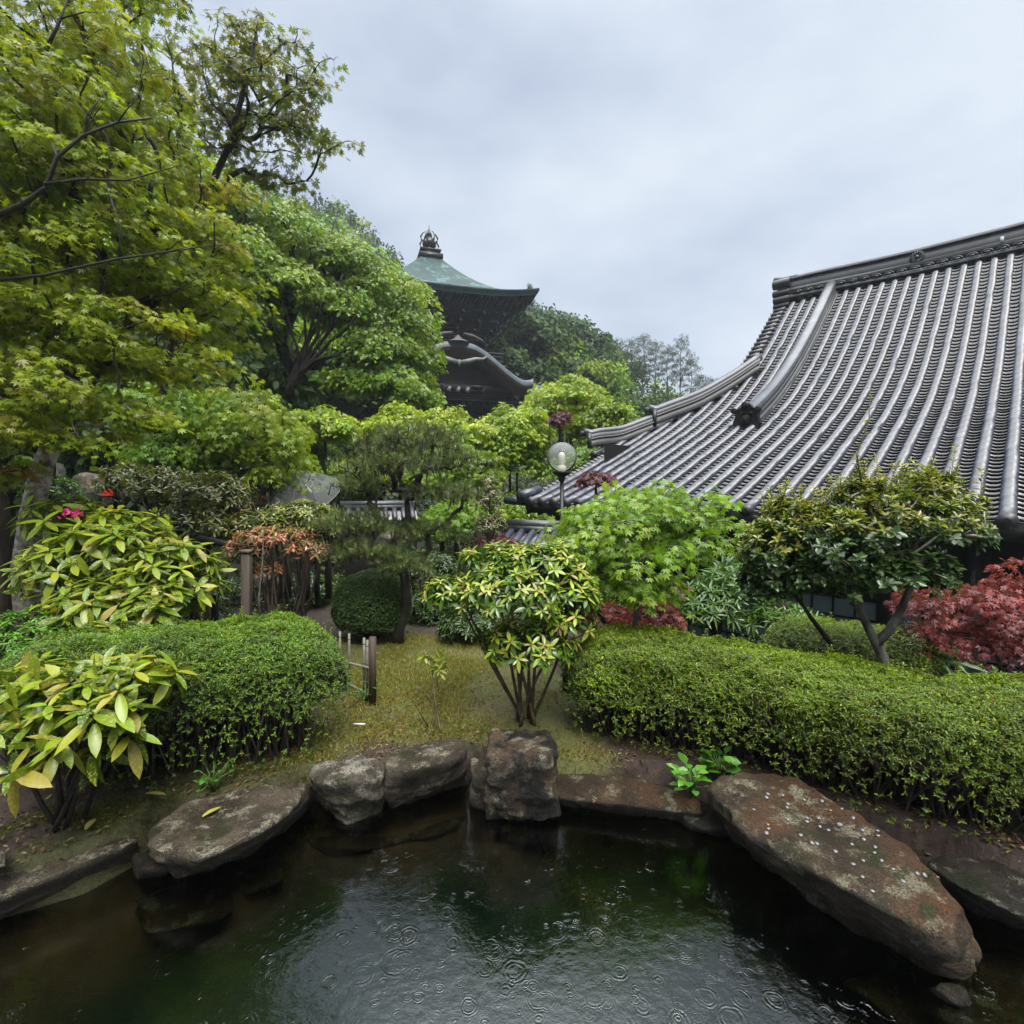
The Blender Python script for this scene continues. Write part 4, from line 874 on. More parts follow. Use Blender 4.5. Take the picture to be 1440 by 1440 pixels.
for i_, (pp, zz) in enumerate([([(175, 1262), (320, 1228), (330, 1290), (205, 1315)], -.16), ([(322, 1225), (395, 1200), (400, 1238), (345, 1262)], -.15), ([(410, 1175), (560, 1140), (680, 1108), (640, 1170), (470, 1205)], -.17), ([(1180, 1380), (1440, 1330), (1460, 1440), (1300, 1470)], -.20)]):
    rock('sunken_stone', ['broad brown stone under water below the ledge stone', 'small squarish stone under water beside the ledge', 'long brown ledge under water below the bank stones', 'brown stone bed under water right of the flat boulder'][i_], gp(pp, zz)+gp(pp, zz-.25), 'rock_red' if i_ != 1 else 'rock', 4, 14, .01, group='stones under the pond water')
mossr = [([(98, 705), (150, 700), (160, 672), (120, 662), (100, 668)], 9.3, 'grey weathered rock in the shade behind the left shrubs'), ([(60, 700), (95, 690), (90, 655), (66, 650)], 8.8, 'dark pointed rock beside the leaning maple trunk'), ([(360, 870), (400, 870), (398, 815), (352, 812), (378, 808)], 6.6, 'flat topped squared stone block beside the wooden post'), ([(105, 705), (140, 705), (130, 690), (110, 692)], 8.0, 'low rounded dark rock behind the tallest spotted shrub')]
for pp, Y, lb_ in mossr: rock('garden_rock', lb_, [P(x, y, Y) for x, y in pp]+[P(x, y, Y+.5) for x, y in pp], 'rock_dark' if 'dark' in lb_ else 'rock', 4, 10, .05)
# stone retaining wall in the back left
rock('terrace_bank', 'mossy terrace bank behind the shaded rocks on the left', [P(60, 640, 12), P(330, 640, 12.5), P(60, 700, 11.5), P(330, 700, 12), P(60, 625, 15), P(330, 630, 15), P(60, 700, 15), P(330, 700, 15)], 'rock_dark', 5, 14, .12, freq=1.2, cat='bank')
# coins
slab = ROCKV['slab']; coin_px = [(972, 1198), (1060, 1139), (1080, 1117), (1078, 1122), (1101, 1119), (1108, 1131), (1131, 1125), (1135, 1151), (1151, 1151), (1153, 1163), (1126, 1175), (1142, 1186), (1149, 1187), (1175, 1198), (1198, 1188), (1180, 1160), (1214, 1211), (1200, 1216), (1213, 1234), (1227, 1254), (1256, 1223), (1240, 1211), (1231, 1192), (1215, 1181), (1235, 1176), (1234, 1169), (1213, 1168), (1200, 1151), (1081, 1166), (1080, 1160), (1078, 1172), (1168, 1140), (1156, 1127), (1184, 1138), (1290, 1229), (1318, 1234), (1108, 1153), (1135, 1156), (1182, 1160), (1165, 1168), (1107, 1136), (1230, 1200), (1270, 1240), (1300, 1231)]
k = 0
for x, y in coin_px:
    r = ray(x, y); h = slab.ray_cast(Vector((0, 0, CAMZ)), Vector(r))
    if h[0] is None: continue
    p_ = A(h[0]); n_ = norm(A(h[1])+rng.normal(0, .05, 3)); t1 = norm(np.cross(n_, [0, 1, .1])); t2 = np.cross(n_, t1); an = np.arange(14)*2*pi/14; rr = rng.choice([.0075, .0085, .0095])
    ring = p_+n_*.003+rr*(np.cos(an)[:, None]*t1+np.sin(an)[:, None]*t2); ring2 = ring+n_*.0022; j = np.arange(14)
    m_ = MB(); m_.add(np.vstack([ring, ring2]), [np.stack([j, (j+1) % 14, (j+1) % 14+14, j+14], 1), np.arange(14, 28)[None]])
    br_ = rng.random() < .12; tag(m_.build('coin', M['coin_bronze' if br_ else 'coin']), 'brown copper offering coin lying on the rusty flat boulder' if br_ else 'silvery offering coin lying on the rusty flat boulder', 'coin', 'bronze coins on the boulder' if br_ else 'silver coins on the boulder')

# ------------------------------------------------------------------ hedges
def hedge(name, label, path, hw, ztop, zbot, nshoot, cols, open_z=.0, size=.024, ends=(1, 1), stems=300, tw=None, cat='hedge', lump=.05, mat='leaf', wfn=None):
    path = A(path, float); seg = np.linalg.norm(np.diff(path, axis=0), axis=1); S = np.concatenate([[0], np.cumsum(seg)]); Lh = S[-1]
    def at(s): return np.stack([np.interp(s, S, path[:, 0]), np.interp(s, S, path[:, 1])], -1)
    def pt(s, ph, shrink=0.0):
        c = at(s); d = norm(at(s+.15)-at(s-.15)); nrm = np.stack([-d[:, 1], d[:, 0]], -1); k = np.ones(len(s))
        if ends[0]: k = np.minimum(k, np.sqrt(np.clip(1-((hw-s)/hw).clip(0, 1)**2, 0, 1)))
        if ends[1]: k = np.minimum(k, np.sqrt(np.clip(1-((s-(Lh-hw))/hw).clip(0, 1)**2, 0, 1)))
        w = (hw-shrink)*(.25+.75*k if False else k); hh = (ztop-zbot)/2-shrink; cz = (ztop+zbot)/2
        cx = np.cos(ph); sx = np.sin(ph); lat = np.sign(cx)*np.abs(cx)**.6*w; hz = np.sign(sx)*np.abs(sx)**.55*hh*(.35+.65*k)
        x = c+nrm*lat[:, None]; z = cz+hz-(1-k)*hh*.3*(sx > 0)
        nn = np.stack([nrm[:, 0]*cx, nrm[:, 1]*cx, sx], -1)+np.concatenate([d*((s > Lh-hw)*1.0-(s < hw)*1.0)[:, None]*(1-k)[:, None], np.zeros((len(s), 1))], 1)
        return np.concatenate([x, z[:, None]], 1), norm(nn)
    base = at(A([Lh/2]))[0]; root = thing(name, label, cat, (base[0], base[1], zbot))
    s = rng.uniform(0, Lh, nshoot); tp = np.linspace(-.9, pi+.9, 600); gx_ = np.sign(np.cos(tp))*np.abs(np.cos(tp))**.6*hw; gz2 = np.sign(np.sin(tp))*np.abs(np.sin(tp))**.55*(ztop-zbot)/2; al = np.concatenate([[0], np.cumsum(np.hypot(np.diff(gx_), np.diff(gz2)))]); ph = np.interp(rng.uniform(0, al[-1], nshoot), al, tp); p_, n_ = pt(s, ph)
    p_ = p_+n_*(lump*fbm(p_*2.6, 3)+.035*fbm(p_*9, 2))[:, None]-n_*(np.abs(rng.normal(0, .05, nshoot)))[:, None]
    keep = (p_[:, 2] > zbot-.02) & (rng.random(nshoot) < np.where(p_[:, 2] < open_z, np.clip((p_[:, 2]-zbot)/(open_z-zbot+1e-6)*1.0, .36, 1)**3.4, 1)); p_, n_ = p_[keep], n_[keep]
    lb = MB(); lb.add(*rosettes(p_, norm(n_+A([0, 0, .5])+rng.normal(0, .35, p_.shape)), T_OVAL, 5, size, cols, .0, 1.3, jit=.22, mul=np.exp(.55*fbm(p_*1.7+3, 3)+.35*fbm(p_*7, 2))[:, None]*A([1, 1, 1])*np.where(rng.random(len(p_))[:, None] < .03, A([1.5, .85, .8]), A([1, 1, 1]))))
    st = rng.choice(len(p_), len(p_)//160); st = st[n_[st, 2] > .3]; sp = np.vstack([p_[st]+norm(n_[st]+[0, 0, 1])*h_ for h_ in (.02, .045, .065)]); lb.add(*rosettes(sp, np.tile([0, 0, 1.], (len(sp), 1)), T_OVAL, 4, size, cols[-3:], .3, 1.5, jit=.2)); lb.build('foliage', M[mat], root)
    mb = MB(); ns = stems
    ss = rng.uniform(hw*.5, Lh-hw*.5, ns); lt = rng.uniform(-1, 1, ns)
    for a_, l_ in zip(ss, lt):
        c = at(A([a_]))[0]; d = norm(at(A([a_+.1]))[0]-at(A([a_-.1]))[0]); n2 = A([-d[1], d[0]]); b0 = c+n2*l_*hw*.5; z0 = float(ground_z(b0[0], b0[1]))-.02; z1 = zbot+(ztop-zbot)*rng.uniform(.6, .9)
        b1 = c+n2*l_*hw*.85+d*rng.normal(0, .10); mid = (b0+b1)/2+rng.normal(0, .05, 2); z0 = max(z0, zbot-.1)
        mb.tube([[b0[0], b0[1], z0], [mid[0], mid[1], (z0+z1)/2], [b1[0], b1[1], z1]], [.009, .006, .003], 4, cap=False)
        for q in range(2):
            e_ = b1+d*rng.normal(0, .12)+n2*rng.normal(0, .08); mb.tube([[mid[0], mid[1], (z0+z1)/2], [e_[0], e_[1], z1*rng.uniform(.9, 1.1)]], [.005, .002], 4, cap=False)
    mb.build('branches', M['bark'], root)
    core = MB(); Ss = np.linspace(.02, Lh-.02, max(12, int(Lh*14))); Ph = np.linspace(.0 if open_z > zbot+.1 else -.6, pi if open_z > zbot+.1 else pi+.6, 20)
    rows = [pt(Ss, np.full(len(Ss), q), .13)[0] for q in Ph]; core.grid(A(rows)); core.build('dark_core', M['bark_dark'], root)  # solid dark shell added to block see-through, standing for the shaded inside
    return root
def gxy(x, y, z=.25): return G(x, y, z)[:2]
fr = [gxy(815, 1050), gxy(880, 1062), gxy(1000, 1085), gxy(1120, 1118), gxy(1290, 1178), gxy(1440, 1205), gxy(1640, 1235)]
pth = []
for j, q in enumerate(fr):
    d = norm(fr[min(j+1, len(fr)-1)]-fr[max(j-1, 0)]); n2 = A([-d[1], d[0]]); pth.append(q+n2*.45)
pth[0] = pth[0]+A([-.24, .02])
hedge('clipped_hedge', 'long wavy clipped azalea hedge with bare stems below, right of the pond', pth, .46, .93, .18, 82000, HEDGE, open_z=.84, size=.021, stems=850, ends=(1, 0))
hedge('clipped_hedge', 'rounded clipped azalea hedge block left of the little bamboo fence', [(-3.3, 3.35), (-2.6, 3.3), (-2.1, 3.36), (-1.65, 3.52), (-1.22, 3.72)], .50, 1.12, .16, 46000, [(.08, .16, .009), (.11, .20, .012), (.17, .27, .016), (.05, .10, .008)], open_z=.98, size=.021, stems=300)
q = P(1205, 960, 4.5)[:2]; hedge('clipped_hedge', 'low clipped hedge mound behind the two broadleaf tree trunks', [q+A([-.75, .35]), q, q+A([.62, -.22])], .36, .80, -.2, 12000, HEDGE, stems=60)

# round shrubs and trimmed balls
def ball(name, label, px, py, Y, rx, rz, n, cols, size=.026, group=None, squash=1):
    c = P(px, py, Y); root = thing(name, label, 'shrub', (c[0], c[1], float(ground_z(c[0], c[1]))), group); d = rdir(n); d[:, 2] = np.where(d[:, 2] < -.5, -d[:, 2], d[:, 2])
    p_ = c+d*A([rx, rx, rz]); p_ = p_+d*(.10*rx*fbm(p_*3, 3)-np.abs(rng.normal(0, .03, n)))[:, None]
    lb = MB(); lb.add(*rosettes(p_, norm(d+A([0, 0, .5])+rng.normal(0, .35, d.shape)), T_OVAL, 5, size, cols, 0, 1.3, jit=.2)); lb.build('foliage', M['leaf'], root)
    m_ = MB(); bz = float(ground_z(c[0], c[1]))
    for k in range(10): a_ = k*.63; m_.tube([[c[0]+.05*cos(a_), c[1]+.05*sin(a_), bz-.03], [c[0]+rx*.5*cos(a_), c[1]+rx*.5*sin(a_), c[2]-.1*rz], [c[0]+rx*.8*cos(a_), c[1]+rx*.8*sin(a_), c[2]+.4*rz]], [.02, .012, .006], 5)
    m_.build('branches', M['bark'], root)
    V, F_ = ico(3); core = MB(); core.add(c+V*A([rx, rx, rz])*.80, [F_]); core.build('dark_core', M['bark_dark'], root); return root  # dark solid ball added inside the foliage in place of its inner shade
def ico(s):
    bm = bmesh.new(); bmesh.ops.create_icosphere(bm, subdivisions=s, radius=1); V = A([v.co[:] for v in bm.verts]); F_ = A([[q.index for q in f.verts] for f in bm.faces]); bm.free(); return V, F_
ball('round_shrub', 'dark round clipped shrub just left of the pine trunk', 524, 852, 5.75, .44, .42, 9000, [(.04, .09, .012), (.06, .12, .014), (.03, .06, .01)])
for px, py, Y, rx, lb_ in ((450, 645, 12.5, .55, 'smooth light green clipped ball nearest the dark lower pagoda storey'), (492, 628, 13.5, .6, 'light green clipped ball between umbrella and pine top'), (415, 632, 13, .5, 'clipped green ball above the transparent umbrella'), (520, 662, 12, .6, 'pale green clipped ball partly behind the pine crown'), (465, 668, 11.5, .5, 'small clipped ball right behind the umbrella'), (498, 690, 10, .6, 'low dark green clipped mound to the right of the umbrella')):
    ball('clipped_ball', lb_, px, py, Y, rx, rx*.7, 3500, [(.07, .14, .018), (.10, .19, .025), (.05, .10, .014)], .045, 'clipped balls on the slope')
#==PART3==
# ------------------------------------------------------------------ leafy shrubs in front
AUC = [(.15, .24, .012), (.21, .29, .015), (.08, .15, .010), (.28, .31, .025), (.05, .11, .010), (.14, .24, .012), (.19, .28, .014), (.10, .18, .010), (.17, .26, .012), (.26, .22, .04)]
AUCD = [(.05, .09, .012), (.08, .13, .018), (.12, .16, .03), (.16, .15, .04)]
def pads_px(lst): return [px_pad(*q) for q in lst]
# near aucuba at the lower left
c0 = G(85, 1150, .26)
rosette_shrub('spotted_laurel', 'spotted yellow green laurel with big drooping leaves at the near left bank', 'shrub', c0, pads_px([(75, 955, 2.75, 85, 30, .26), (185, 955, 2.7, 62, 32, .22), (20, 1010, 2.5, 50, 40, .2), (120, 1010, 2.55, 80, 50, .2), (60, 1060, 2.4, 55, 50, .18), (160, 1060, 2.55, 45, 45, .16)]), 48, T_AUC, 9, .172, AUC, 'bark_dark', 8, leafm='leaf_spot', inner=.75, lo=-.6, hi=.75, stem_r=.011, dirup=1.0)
# yellow lower leaves
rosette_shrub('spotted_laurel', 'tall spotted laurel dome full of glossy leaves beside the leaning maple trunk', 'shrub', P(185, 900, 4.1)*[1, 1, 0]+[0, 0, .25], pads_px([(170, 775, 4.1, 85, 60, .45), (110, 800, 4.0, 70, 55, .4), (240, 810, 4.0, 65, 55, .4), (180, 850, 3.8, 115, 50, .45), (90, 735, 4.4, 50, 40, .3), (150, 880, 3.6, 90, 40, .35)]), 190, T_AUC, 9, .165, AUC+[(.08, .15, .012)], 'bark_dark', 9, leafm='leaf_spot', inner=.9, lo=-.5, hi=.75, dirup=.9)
rosette_shrub('azalea_bush', 'bright green small leaved bush at the left edge above the near laurel', 'shrub', P(30, 980, 3.3)*[1, 1, 0]+[0, 0, .25], pads_px([(30, 905, 3.4, 75, 50, .35), (60, 940, 3.2, 50, 45, .3), (-10, 960, 3.2, 60, 50, .3)]), 420, T_LONG, 7, .045, [(.08, .21, .014), (.12, .27, .02), (.06, .15, .012)], 'bark', 6, inner=.5, lo=-.1, hi=.9)
# pieris in the centre
PI = [(.27, .34, .025), (.33, .37, .05), (.20, .30, .018), (.34, .27, .08)]
PD = [(.055, .12, .012), (.075, .15, .014), (.12, .20, .018)]
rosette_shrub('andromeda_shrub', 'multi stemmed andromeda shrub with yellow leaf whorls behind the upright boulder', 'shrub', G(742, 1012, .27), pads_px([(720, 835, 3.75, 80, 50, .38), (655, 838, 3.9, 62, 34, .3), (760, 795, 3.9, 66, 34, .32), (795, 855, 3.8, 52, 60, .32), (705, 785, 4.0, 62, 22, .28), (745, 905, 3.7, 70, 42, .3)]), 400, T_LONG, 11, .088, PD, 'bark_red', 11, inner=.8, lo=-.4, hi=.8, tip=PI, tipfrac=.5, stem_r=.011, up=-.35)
rosette_shrub('sapling', 'thin sapling with one tuft of lime leaves standing on the lawn', 'shrub', G(612, 1020, .27), pads_px([(608, 925, 3.95, 22, 7, .10), (618, 945, 3.9, 14, 12, .07)]), 9, T_LONG, 9, .075, PI, 'bark_red', 2, inner=.35, lo=-.3, hi=.6, stem_r=.006)
m_ = MB(); a_ = G(602, 1022, .28); m_.tube([a_, a_+[-.05, .0, .09], a_+[-.12, .02, .20]], [.005, .004, .002], 5); o = m_.build('bare_twig', M['bark_dark']); tag(o, 'short bare twig standing in the lawn beside the lime sapling', 'twig')
# hosta like clump
def broad_clump(name, label, c, n, size, cols, spread, T=T_WIDE):
    c = A(c); root = thing(name, label, 'plant', c); a = rng.uniform(0, 2*pi, n); r = spread*np.sqrt(rng.uniform(0, 1, n)); h = rng.uniform(.04, .16, n)
    pos = c+np.stack([np.cos(a)*r, np.sin(a)*r, h], 1); ax_ = norm(np.stack([np.cos(a), np.sin(a), rng.uniform(-.1, .7, n)], 1)); lb = MB()
    lb.add(*leaves(T, pos, ax_, norm(A([0, 0, 1])+rng.normal(0, .3, (n, 3))), size*rng.uniform(.7, 1.15, n), pal(cols, n, .15))); lb.build('foliage', M['leaf_wet'], root)
    m_ = MB()
    for q in pos: m_.tube([c+[0, 0, -.02], (c+q)/2+[0, 0, .03], q], [.004, .003, .002], 4)
    m_.build('stems', M['leafstem'], root)
M['leafstem'] = surf('green stem', [(.3, (.05, .10, .02)), (.7, (.09, .16, .03))], 8, .5, ())
broad_clump('leafy_clump', 'bright green broad leaved clump at the upper end of the flat boulder', G(972, 1118, .18), 26, .085, [(.09, .24, .03), (.13, .30, .04), (.06, .17, .02)], .09)
broad_clump('leafy_clump', 'second darker green broad leaved clump touching the hedge foot', G(1010, 1092, .22), 22, .08, [(.06, .18, .025), (.09, .23, .03)], .08)
broad_clump('weed', 'small weedy plant at the foot of the left hedge', G(300, 1112, .25), 24, .04, [(.06, .17, .025)], .10)
broad_clump('weed', 'low weed at the foot of the dark fence post', G(515, 985, .26), 30, .03, [(.06, .14, .02)], .12)
# oleander like tall leaves behind the hedge
rosette_shrub('lance_leaved_shrub', 'grey green narrow leaved shrub in front of the white temple wall', 'shrub', P(1030, 900, 5.6)*[1, 1, 0]+[0, 0, -.3], pads_px([(990, 855, 5.6, 55, 38, .35), (1040, 835, 5.7, 60, 45, .4), (1090, 870, 5.5, 55, 25, .35), (1140, 890, 5.4, 45, 16, .3)]), 260, T_THIN, 12, .14, [(.07, .15, .02), (.10, .19, .03), (.05, .11, .015)], 'bark', 8, inner=.7, lo=-.1, hi=1.2)
rosette_shrub('nandina', 'sparse little nandina bush right of the pale forked trunk', 'shrub', P(1275, 960, 4.3)*[1, 1, 0]+[0, 0, .0], pads_px([(1275, 905, 4.3, 32, 26, .2), (1300, 895, 4.4, 30, 20, .2)]), 60, T_THIN, 9, .075, [(.06, .11, .02), (.10, .12, .03), (.12, .07, .03)], 'bark', 5, inner=.5, lo=-.3, hi=.8)
rosette_shrub('strap_leaved_plant', 'tuft of strap leaves near the foot of the temple wall at the right', 'plant', P(1320, 935, 4.9)*[1, 1, 0]+[0, 0, -.3], pads_px([(1325, 922, 4.9, 22, 10, .12)]), 7, T_THIN, 14, .30, [(.05, .12, .03), (.08, .16, .04)], 'bark', 2, inner=.2, lo=.1, hi=1.2)
rosette_shrub('palm_tuft', 'spiky palm like tuft under the temple eave beside the small maple', 'plant', P(1020, 840, 6.3)*[1, 1, 0]+[0, 0, -1.3], pads_px([(1022, 800, 6.3, 10, 8, .08)]), 5, T_THIN, 16, .28, [(.03, .08, .025), (.05, .11, .03)], 'bark', 1, inner=.1, lo=.0, hi=1.1)
# mid left shrubs behind the aucuba
GY_ = [(.09, .13, .02), (.13, .16, .03), (.06, .09, .015), (.20, .19, .06)]
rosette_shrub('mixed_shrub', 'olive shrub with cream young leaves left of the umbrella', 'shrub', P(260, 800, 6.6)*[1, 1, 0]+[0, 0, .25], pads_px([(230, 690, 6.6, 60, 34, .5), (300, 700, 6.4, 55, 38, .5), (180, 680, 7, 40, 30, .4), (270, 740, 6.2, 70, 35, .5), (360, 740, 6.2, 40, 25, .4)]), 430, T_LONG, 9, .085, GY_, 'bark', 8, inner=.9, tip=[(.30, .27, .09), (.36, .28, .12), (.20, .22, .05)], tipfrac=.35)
rosette_shrub('mixed_shrub', 'shrub with pale yellow tips directly below the transparent umbrella', 'shrub', P(420, 790, 6.3)*[1, 1, 0]+[0, 0, .25], pads_px([(425, 725, 6.3, 52, 22, .35), (395, 735, 6.2, 40, 26, .3), (450, 745, 6.2, 25, 22, .25)]), 190, T_LONG, 9, .085, GY_, 'bark', 6, inner=.8, tip=[(.30, .32, .08), (.26, .30, .06)], tipfrac=.4)
rosette_shrub('copper_shrub', 'shrub with coral pink and orange new leaves above the dark fence posts', 'shrub', P(390, 850, 5.5)*[1, 1, 0]+[0, 0, .25], pads_px([(385, 755, 5.5, 55, 16, .3), (432, 775, 5.4, 32, 18, .22), (350, 770, 5.6, 35, 16, .25), (375, 800, 5.7, 22, 12, .2)]), 150, T_LONG, 8, .07, [(.40, .19, .09), (.48, .17, .12), (.34, .20, .08), (.16, .17, .04)], 'bark', 7, inner=.35, up=-.3)
rosette_shrub('azalea_bush', 'low bush with magenta blossom tips behind the tall laurel', 'shrub', P(100, 800, 5.6)*[1, 1, 0]+[0, 0, .25], pads_px([(100, 730, 5.6, 45, 18, .3), (75, 690, 6, 35, 22, .3)]), 130, T_LONG, 8, .07, [(.06, .16, .02), (.10, .20, .03)], 'bark', 5, inner=.6)
m_ = MB(); q = P(102, 722, 3.75); pz = q+rng.normal(0, 1, (26, 3))*A([.028, .02, .016]); lb = leaves(T_WIDE, pz, rdir(26), rdir(26), np.full(26, .04), pal([(.55, .04, .30), (.45, .02, .22)], 26, .1)); m_.add(*lb); tag(m_.build('blossoms', M['leaf']), 'cluster of magenta azalea blossoms by the leaning maple trunk', 'flowers')
rosette_shrub('variegated_shrub', 'narrow cream and red variegated shrub between pine and lamp', 'shrub', P(690, 800, 7)*[1, 1, 0]+[0, 0, .1], pads_px([(690, 740, 7, 24, 24, .22), (688, 705, 7, 20, 26, .2), (686, 680, 7, 12, 12, .12)]), 190, T_LONG, 7, .06, [(.12, .15, .06), (.25, .24, .13), (.09, .11, .04)], 'bark', 4, inner=.6, tip=[(.35, .10, .05), (.30, .22, .10)], tipfrac=.2)
# low shrubs that fill the slope beyond the lawn
fill = [(620, 860, 6.6, 60, 30, 'dark low shrub behind the andromeda on the left'), (590, 800, 7.2, 60, 26, 'low green shrub right of the pine trunk'), (430, 835, 7.2, 40, 28, 'dim sparse shrub by the dark fence posts'), (700, 800, 7.4, 50, 26, 'low green shrub under the narrow variegated one'), (560, 745, 8.6, 55, 20, 'dim shrub at the foot of the tiled garden wall'), (660, 880, 5.8, 45, 24, 'dark shrub in the shade behind the andromeda stems'), (860, 850, 6.2, 50, 30, 'dark green shrub under the small bright maple')]
for x, y, Y, rx, ry, lb_ in fill: rosette_shrub('low_shrub', lb_, 'shrub', P(x, y+ry, Y)*[1, 1, 0]+[0, 0, .0 if x > 650 else .2], pads_px([(x, y, Y, rx, ry, .4)]), 170, T_OVAL, 8, .075, DARKG+[(.08, .14, .02)], 'bark', 5, inner=.8)

# ------------------------------------------------------------------ trees in front
tree('small_maple', 'small bright green maple behind the hedge under the temple roof corner', 'tree', [P(893, 905, 4.5)*[1, 1, 0]+[0, 0, .1], P(893, 880, 4.5), P(898, 840, 4.5), P(885, 800, 4.5), P(880, 760, 4.5)], .035,
     pads_px([(880, 722, 4.5, 66, 36, .45), (930, 712, 4.6, 66, 30, .42), (960, 765, 4.5, 55, 34, .4), (880, 775, 4.2, 75, 32, .4), (825, 752, 4.5, 40, 24, .3), (900, 825, 4.2, 50, 22, .3), (820, 800, 4.4, 40, 22, .3), (985, 735, 4.6, 36, 16, .3)]), 210, .17, 26, T_MAPLE, .052, [(.14, .27, .016), (.19, .32, .02), (.09, .20, .012), (.25, .36, .03)], 'bark_pale', droop=.4, outward=.7)
m_ = MB(); m_.tube([P(862, 905, 4.7)*[1, 1, 0]+[0, 0, .05], P(855, 885, 4.7), P(842, 860, 4.7), P(836, 840, 4.7), P(850, 800, 4.6)], [.03, .028, .024, .02, .012], 8); 
dead = m_.build('leaning_stem', M['bark_dark'], smooth=True); tag(dead, 'dark crooked bare stem leaning left beside the small maple trunk', 'stem')
def red_maple(label, base, pads, n, cr, per, sz, tr): return tree('red_maple', label, 'tree', tr, .03, pads, n, cr, per, T_MAPLE5, sz, RED, 'bark_dark', droop=.3, rtip=.004, twigs=2)
red_maple('dark red laceleaf maple overhanging the hedge at the right edge', None, pads_px([(1400, 850, 4.1, 75, 36, .45), (1330, 850, 4.2, 55, 22, .35), (1430, 910, 4.0, 60, 34, .4), (1300, 890, 4.3, 40, 14, .25), (1370, 900, 4.1, 50, 20, .3), (1450, 830, 4.2, 40, 30, .35), (1480, 880, 4, 50, 50, .4)]), 150, .12, 38, .040, [P(1420, 1010, 4.2)*[1, 1, 0]+[0, 0, -.3], P(1415, 960, 4.2), P(1400, 920, 4.2), P(1385, 880, 4.2)])
red_maple('crimson maple glowing behind the small bright green maple', None, pads_px([(880, 868, 5.3, 60, 16, .35), (935, 820, 5.5, 22, 18, .2), (840, 860, 5.4, 24, 18, .2), (920, 862, 5.3, 30, 16, .25)]), 90, .13, 34, .05, [P(890, 930, 5.4)*[1, 1, 0]+[0, 0, -.4], P(890, 900, 5.4), P(885, 870, 5.4)])
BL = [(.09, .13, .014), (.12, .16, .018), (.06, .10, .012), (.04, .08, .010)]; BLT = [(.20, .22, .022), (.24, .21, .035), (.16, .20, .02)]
def broadleaf(label, trunk, r0, pads, n, seed_cols=BL, shoot=None, bark='bark_pale'):
    root = thing('broadleaf_tree', label, 'tree', trunk[0]); S, D = shell_points(pads, n, -.6, .5); mb, nodes = grow(trunk, r0, S[::3], .0045, seg=4)
    lb = MB(); D = norm(D+A([0, 0, .8])+rng.normal(0, .3, D.shape)); L_ = []
    for p_, d_ in zip(S, D): L_.append((p_, d_))
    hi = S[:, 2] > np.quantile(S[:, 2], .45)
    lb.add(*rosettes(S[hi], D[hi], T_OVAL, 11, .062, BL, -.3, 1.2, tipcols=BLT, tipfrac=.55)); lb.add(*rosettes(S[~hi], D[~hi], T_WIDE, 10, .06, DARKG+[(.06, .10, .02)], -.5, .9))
    tops = S[(S[:, 2] > np.quantile(S[:, 2], .72))][::7]; sp = []
    for q_ in tops:
        e_ = q_+A([rng.normal(0, .03), rng.normal(0, .03), rng.uniform(.08, .22)]); mb.tube([q_, e_], [.003, .0015], 4, cap=False); sp += [q_*(1-t_)+e_*t_ for t_ in (.3, .55, .8, 1)]
    sp = A(sp); lb.add(*rosettes(sp, norm(A([0, 0, 1])+rng.normal(0, .2, (len(sp), 3))), T_OVAL, 4, .05, BLT, .3, 1.4))
    for p_, d_ in list(zip(S, D))[::2]: mb.tube([p_-d_*.10, p_+d_*.05], [.003, .002], 4, cap=False)
    if shoot is not None:
        mb.tube(shoot, np.linspace(.008, .002, len(shoot)), 5); sp = []
        for a_, b_ in zip(shoot[:-1], shoot[1:]):
            for t_ in np.linspace(0, 1, 4): sp.append(A(a_)*(1-t_)+A(b_)*t_)
        sp = A(sp); lb.add(*rosettes(sp, np.tile([0, 0, 1.], (len(sp), 1)), T_OVAL, 2, .05, BLT, .2, .9))
    mb.build('trunk', M[bark], root, smooth=True); lb.build('crown', M['leaf_wet'], root)
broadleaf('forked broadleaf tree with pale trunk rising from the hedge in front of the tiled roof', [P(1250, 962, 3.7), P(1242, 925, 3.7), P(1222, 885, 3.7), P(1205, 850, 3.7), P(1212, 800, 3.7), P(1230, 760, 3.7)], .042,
          pads_px([(1230, 735, 3.7, 75, 52, .4), (1305, 745, 3.7, 66, 60, .4), (1180, 765, 3.6, 55, 50, .34), (1340, 740, 3.75, 38, 55, .28), (1250, 800, 3.6, 90, 36, .38), (1215, 695, 3.8, 45, 26, .25), (1300, 685, 3.8, 46, 22, .25), (1190, 820, 3.6, 40, 26, .25)]), 1100, shoot=[P(1215, 700, 3.7), P(1205, 640, 3.7), P(1222, 590, 3.7), P(1224, 545, 3.7)])
m_ = MB()
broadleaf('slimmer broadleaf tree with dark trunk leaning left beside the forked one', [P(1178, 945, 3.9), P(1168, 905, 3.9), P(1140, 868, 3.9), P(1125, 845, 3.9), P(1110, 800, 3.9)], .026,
          pads_px([(1095, 775, 3.9, 52, 52, .32), (1135, 745, 3.9, 48, 40, .3), (1140, 805, 3.8, 52, 40, .3), (1075, 820, 3.9, 36, 30, .24), (1105, 720, 4.0, 30, 20, .22)]), 800, bark='bark_dark')
# second limb of the forked tree belongs to its trunk
m_ = MB(); m_.tube([P(1232, 905, 3.7), P(1252, 885, 3.7), P(1268, 855, 3.7), P(1278, 830, 3.72), P(1300, 800, 3.75)], [.035, .03, .027, .023, .015], 8)
ft = [o for o in bpy.data.objects if o.name.startswith('broadleaf_tree')][0]; m_.build('limb', M['bark_pale'], ft, smooth=True)

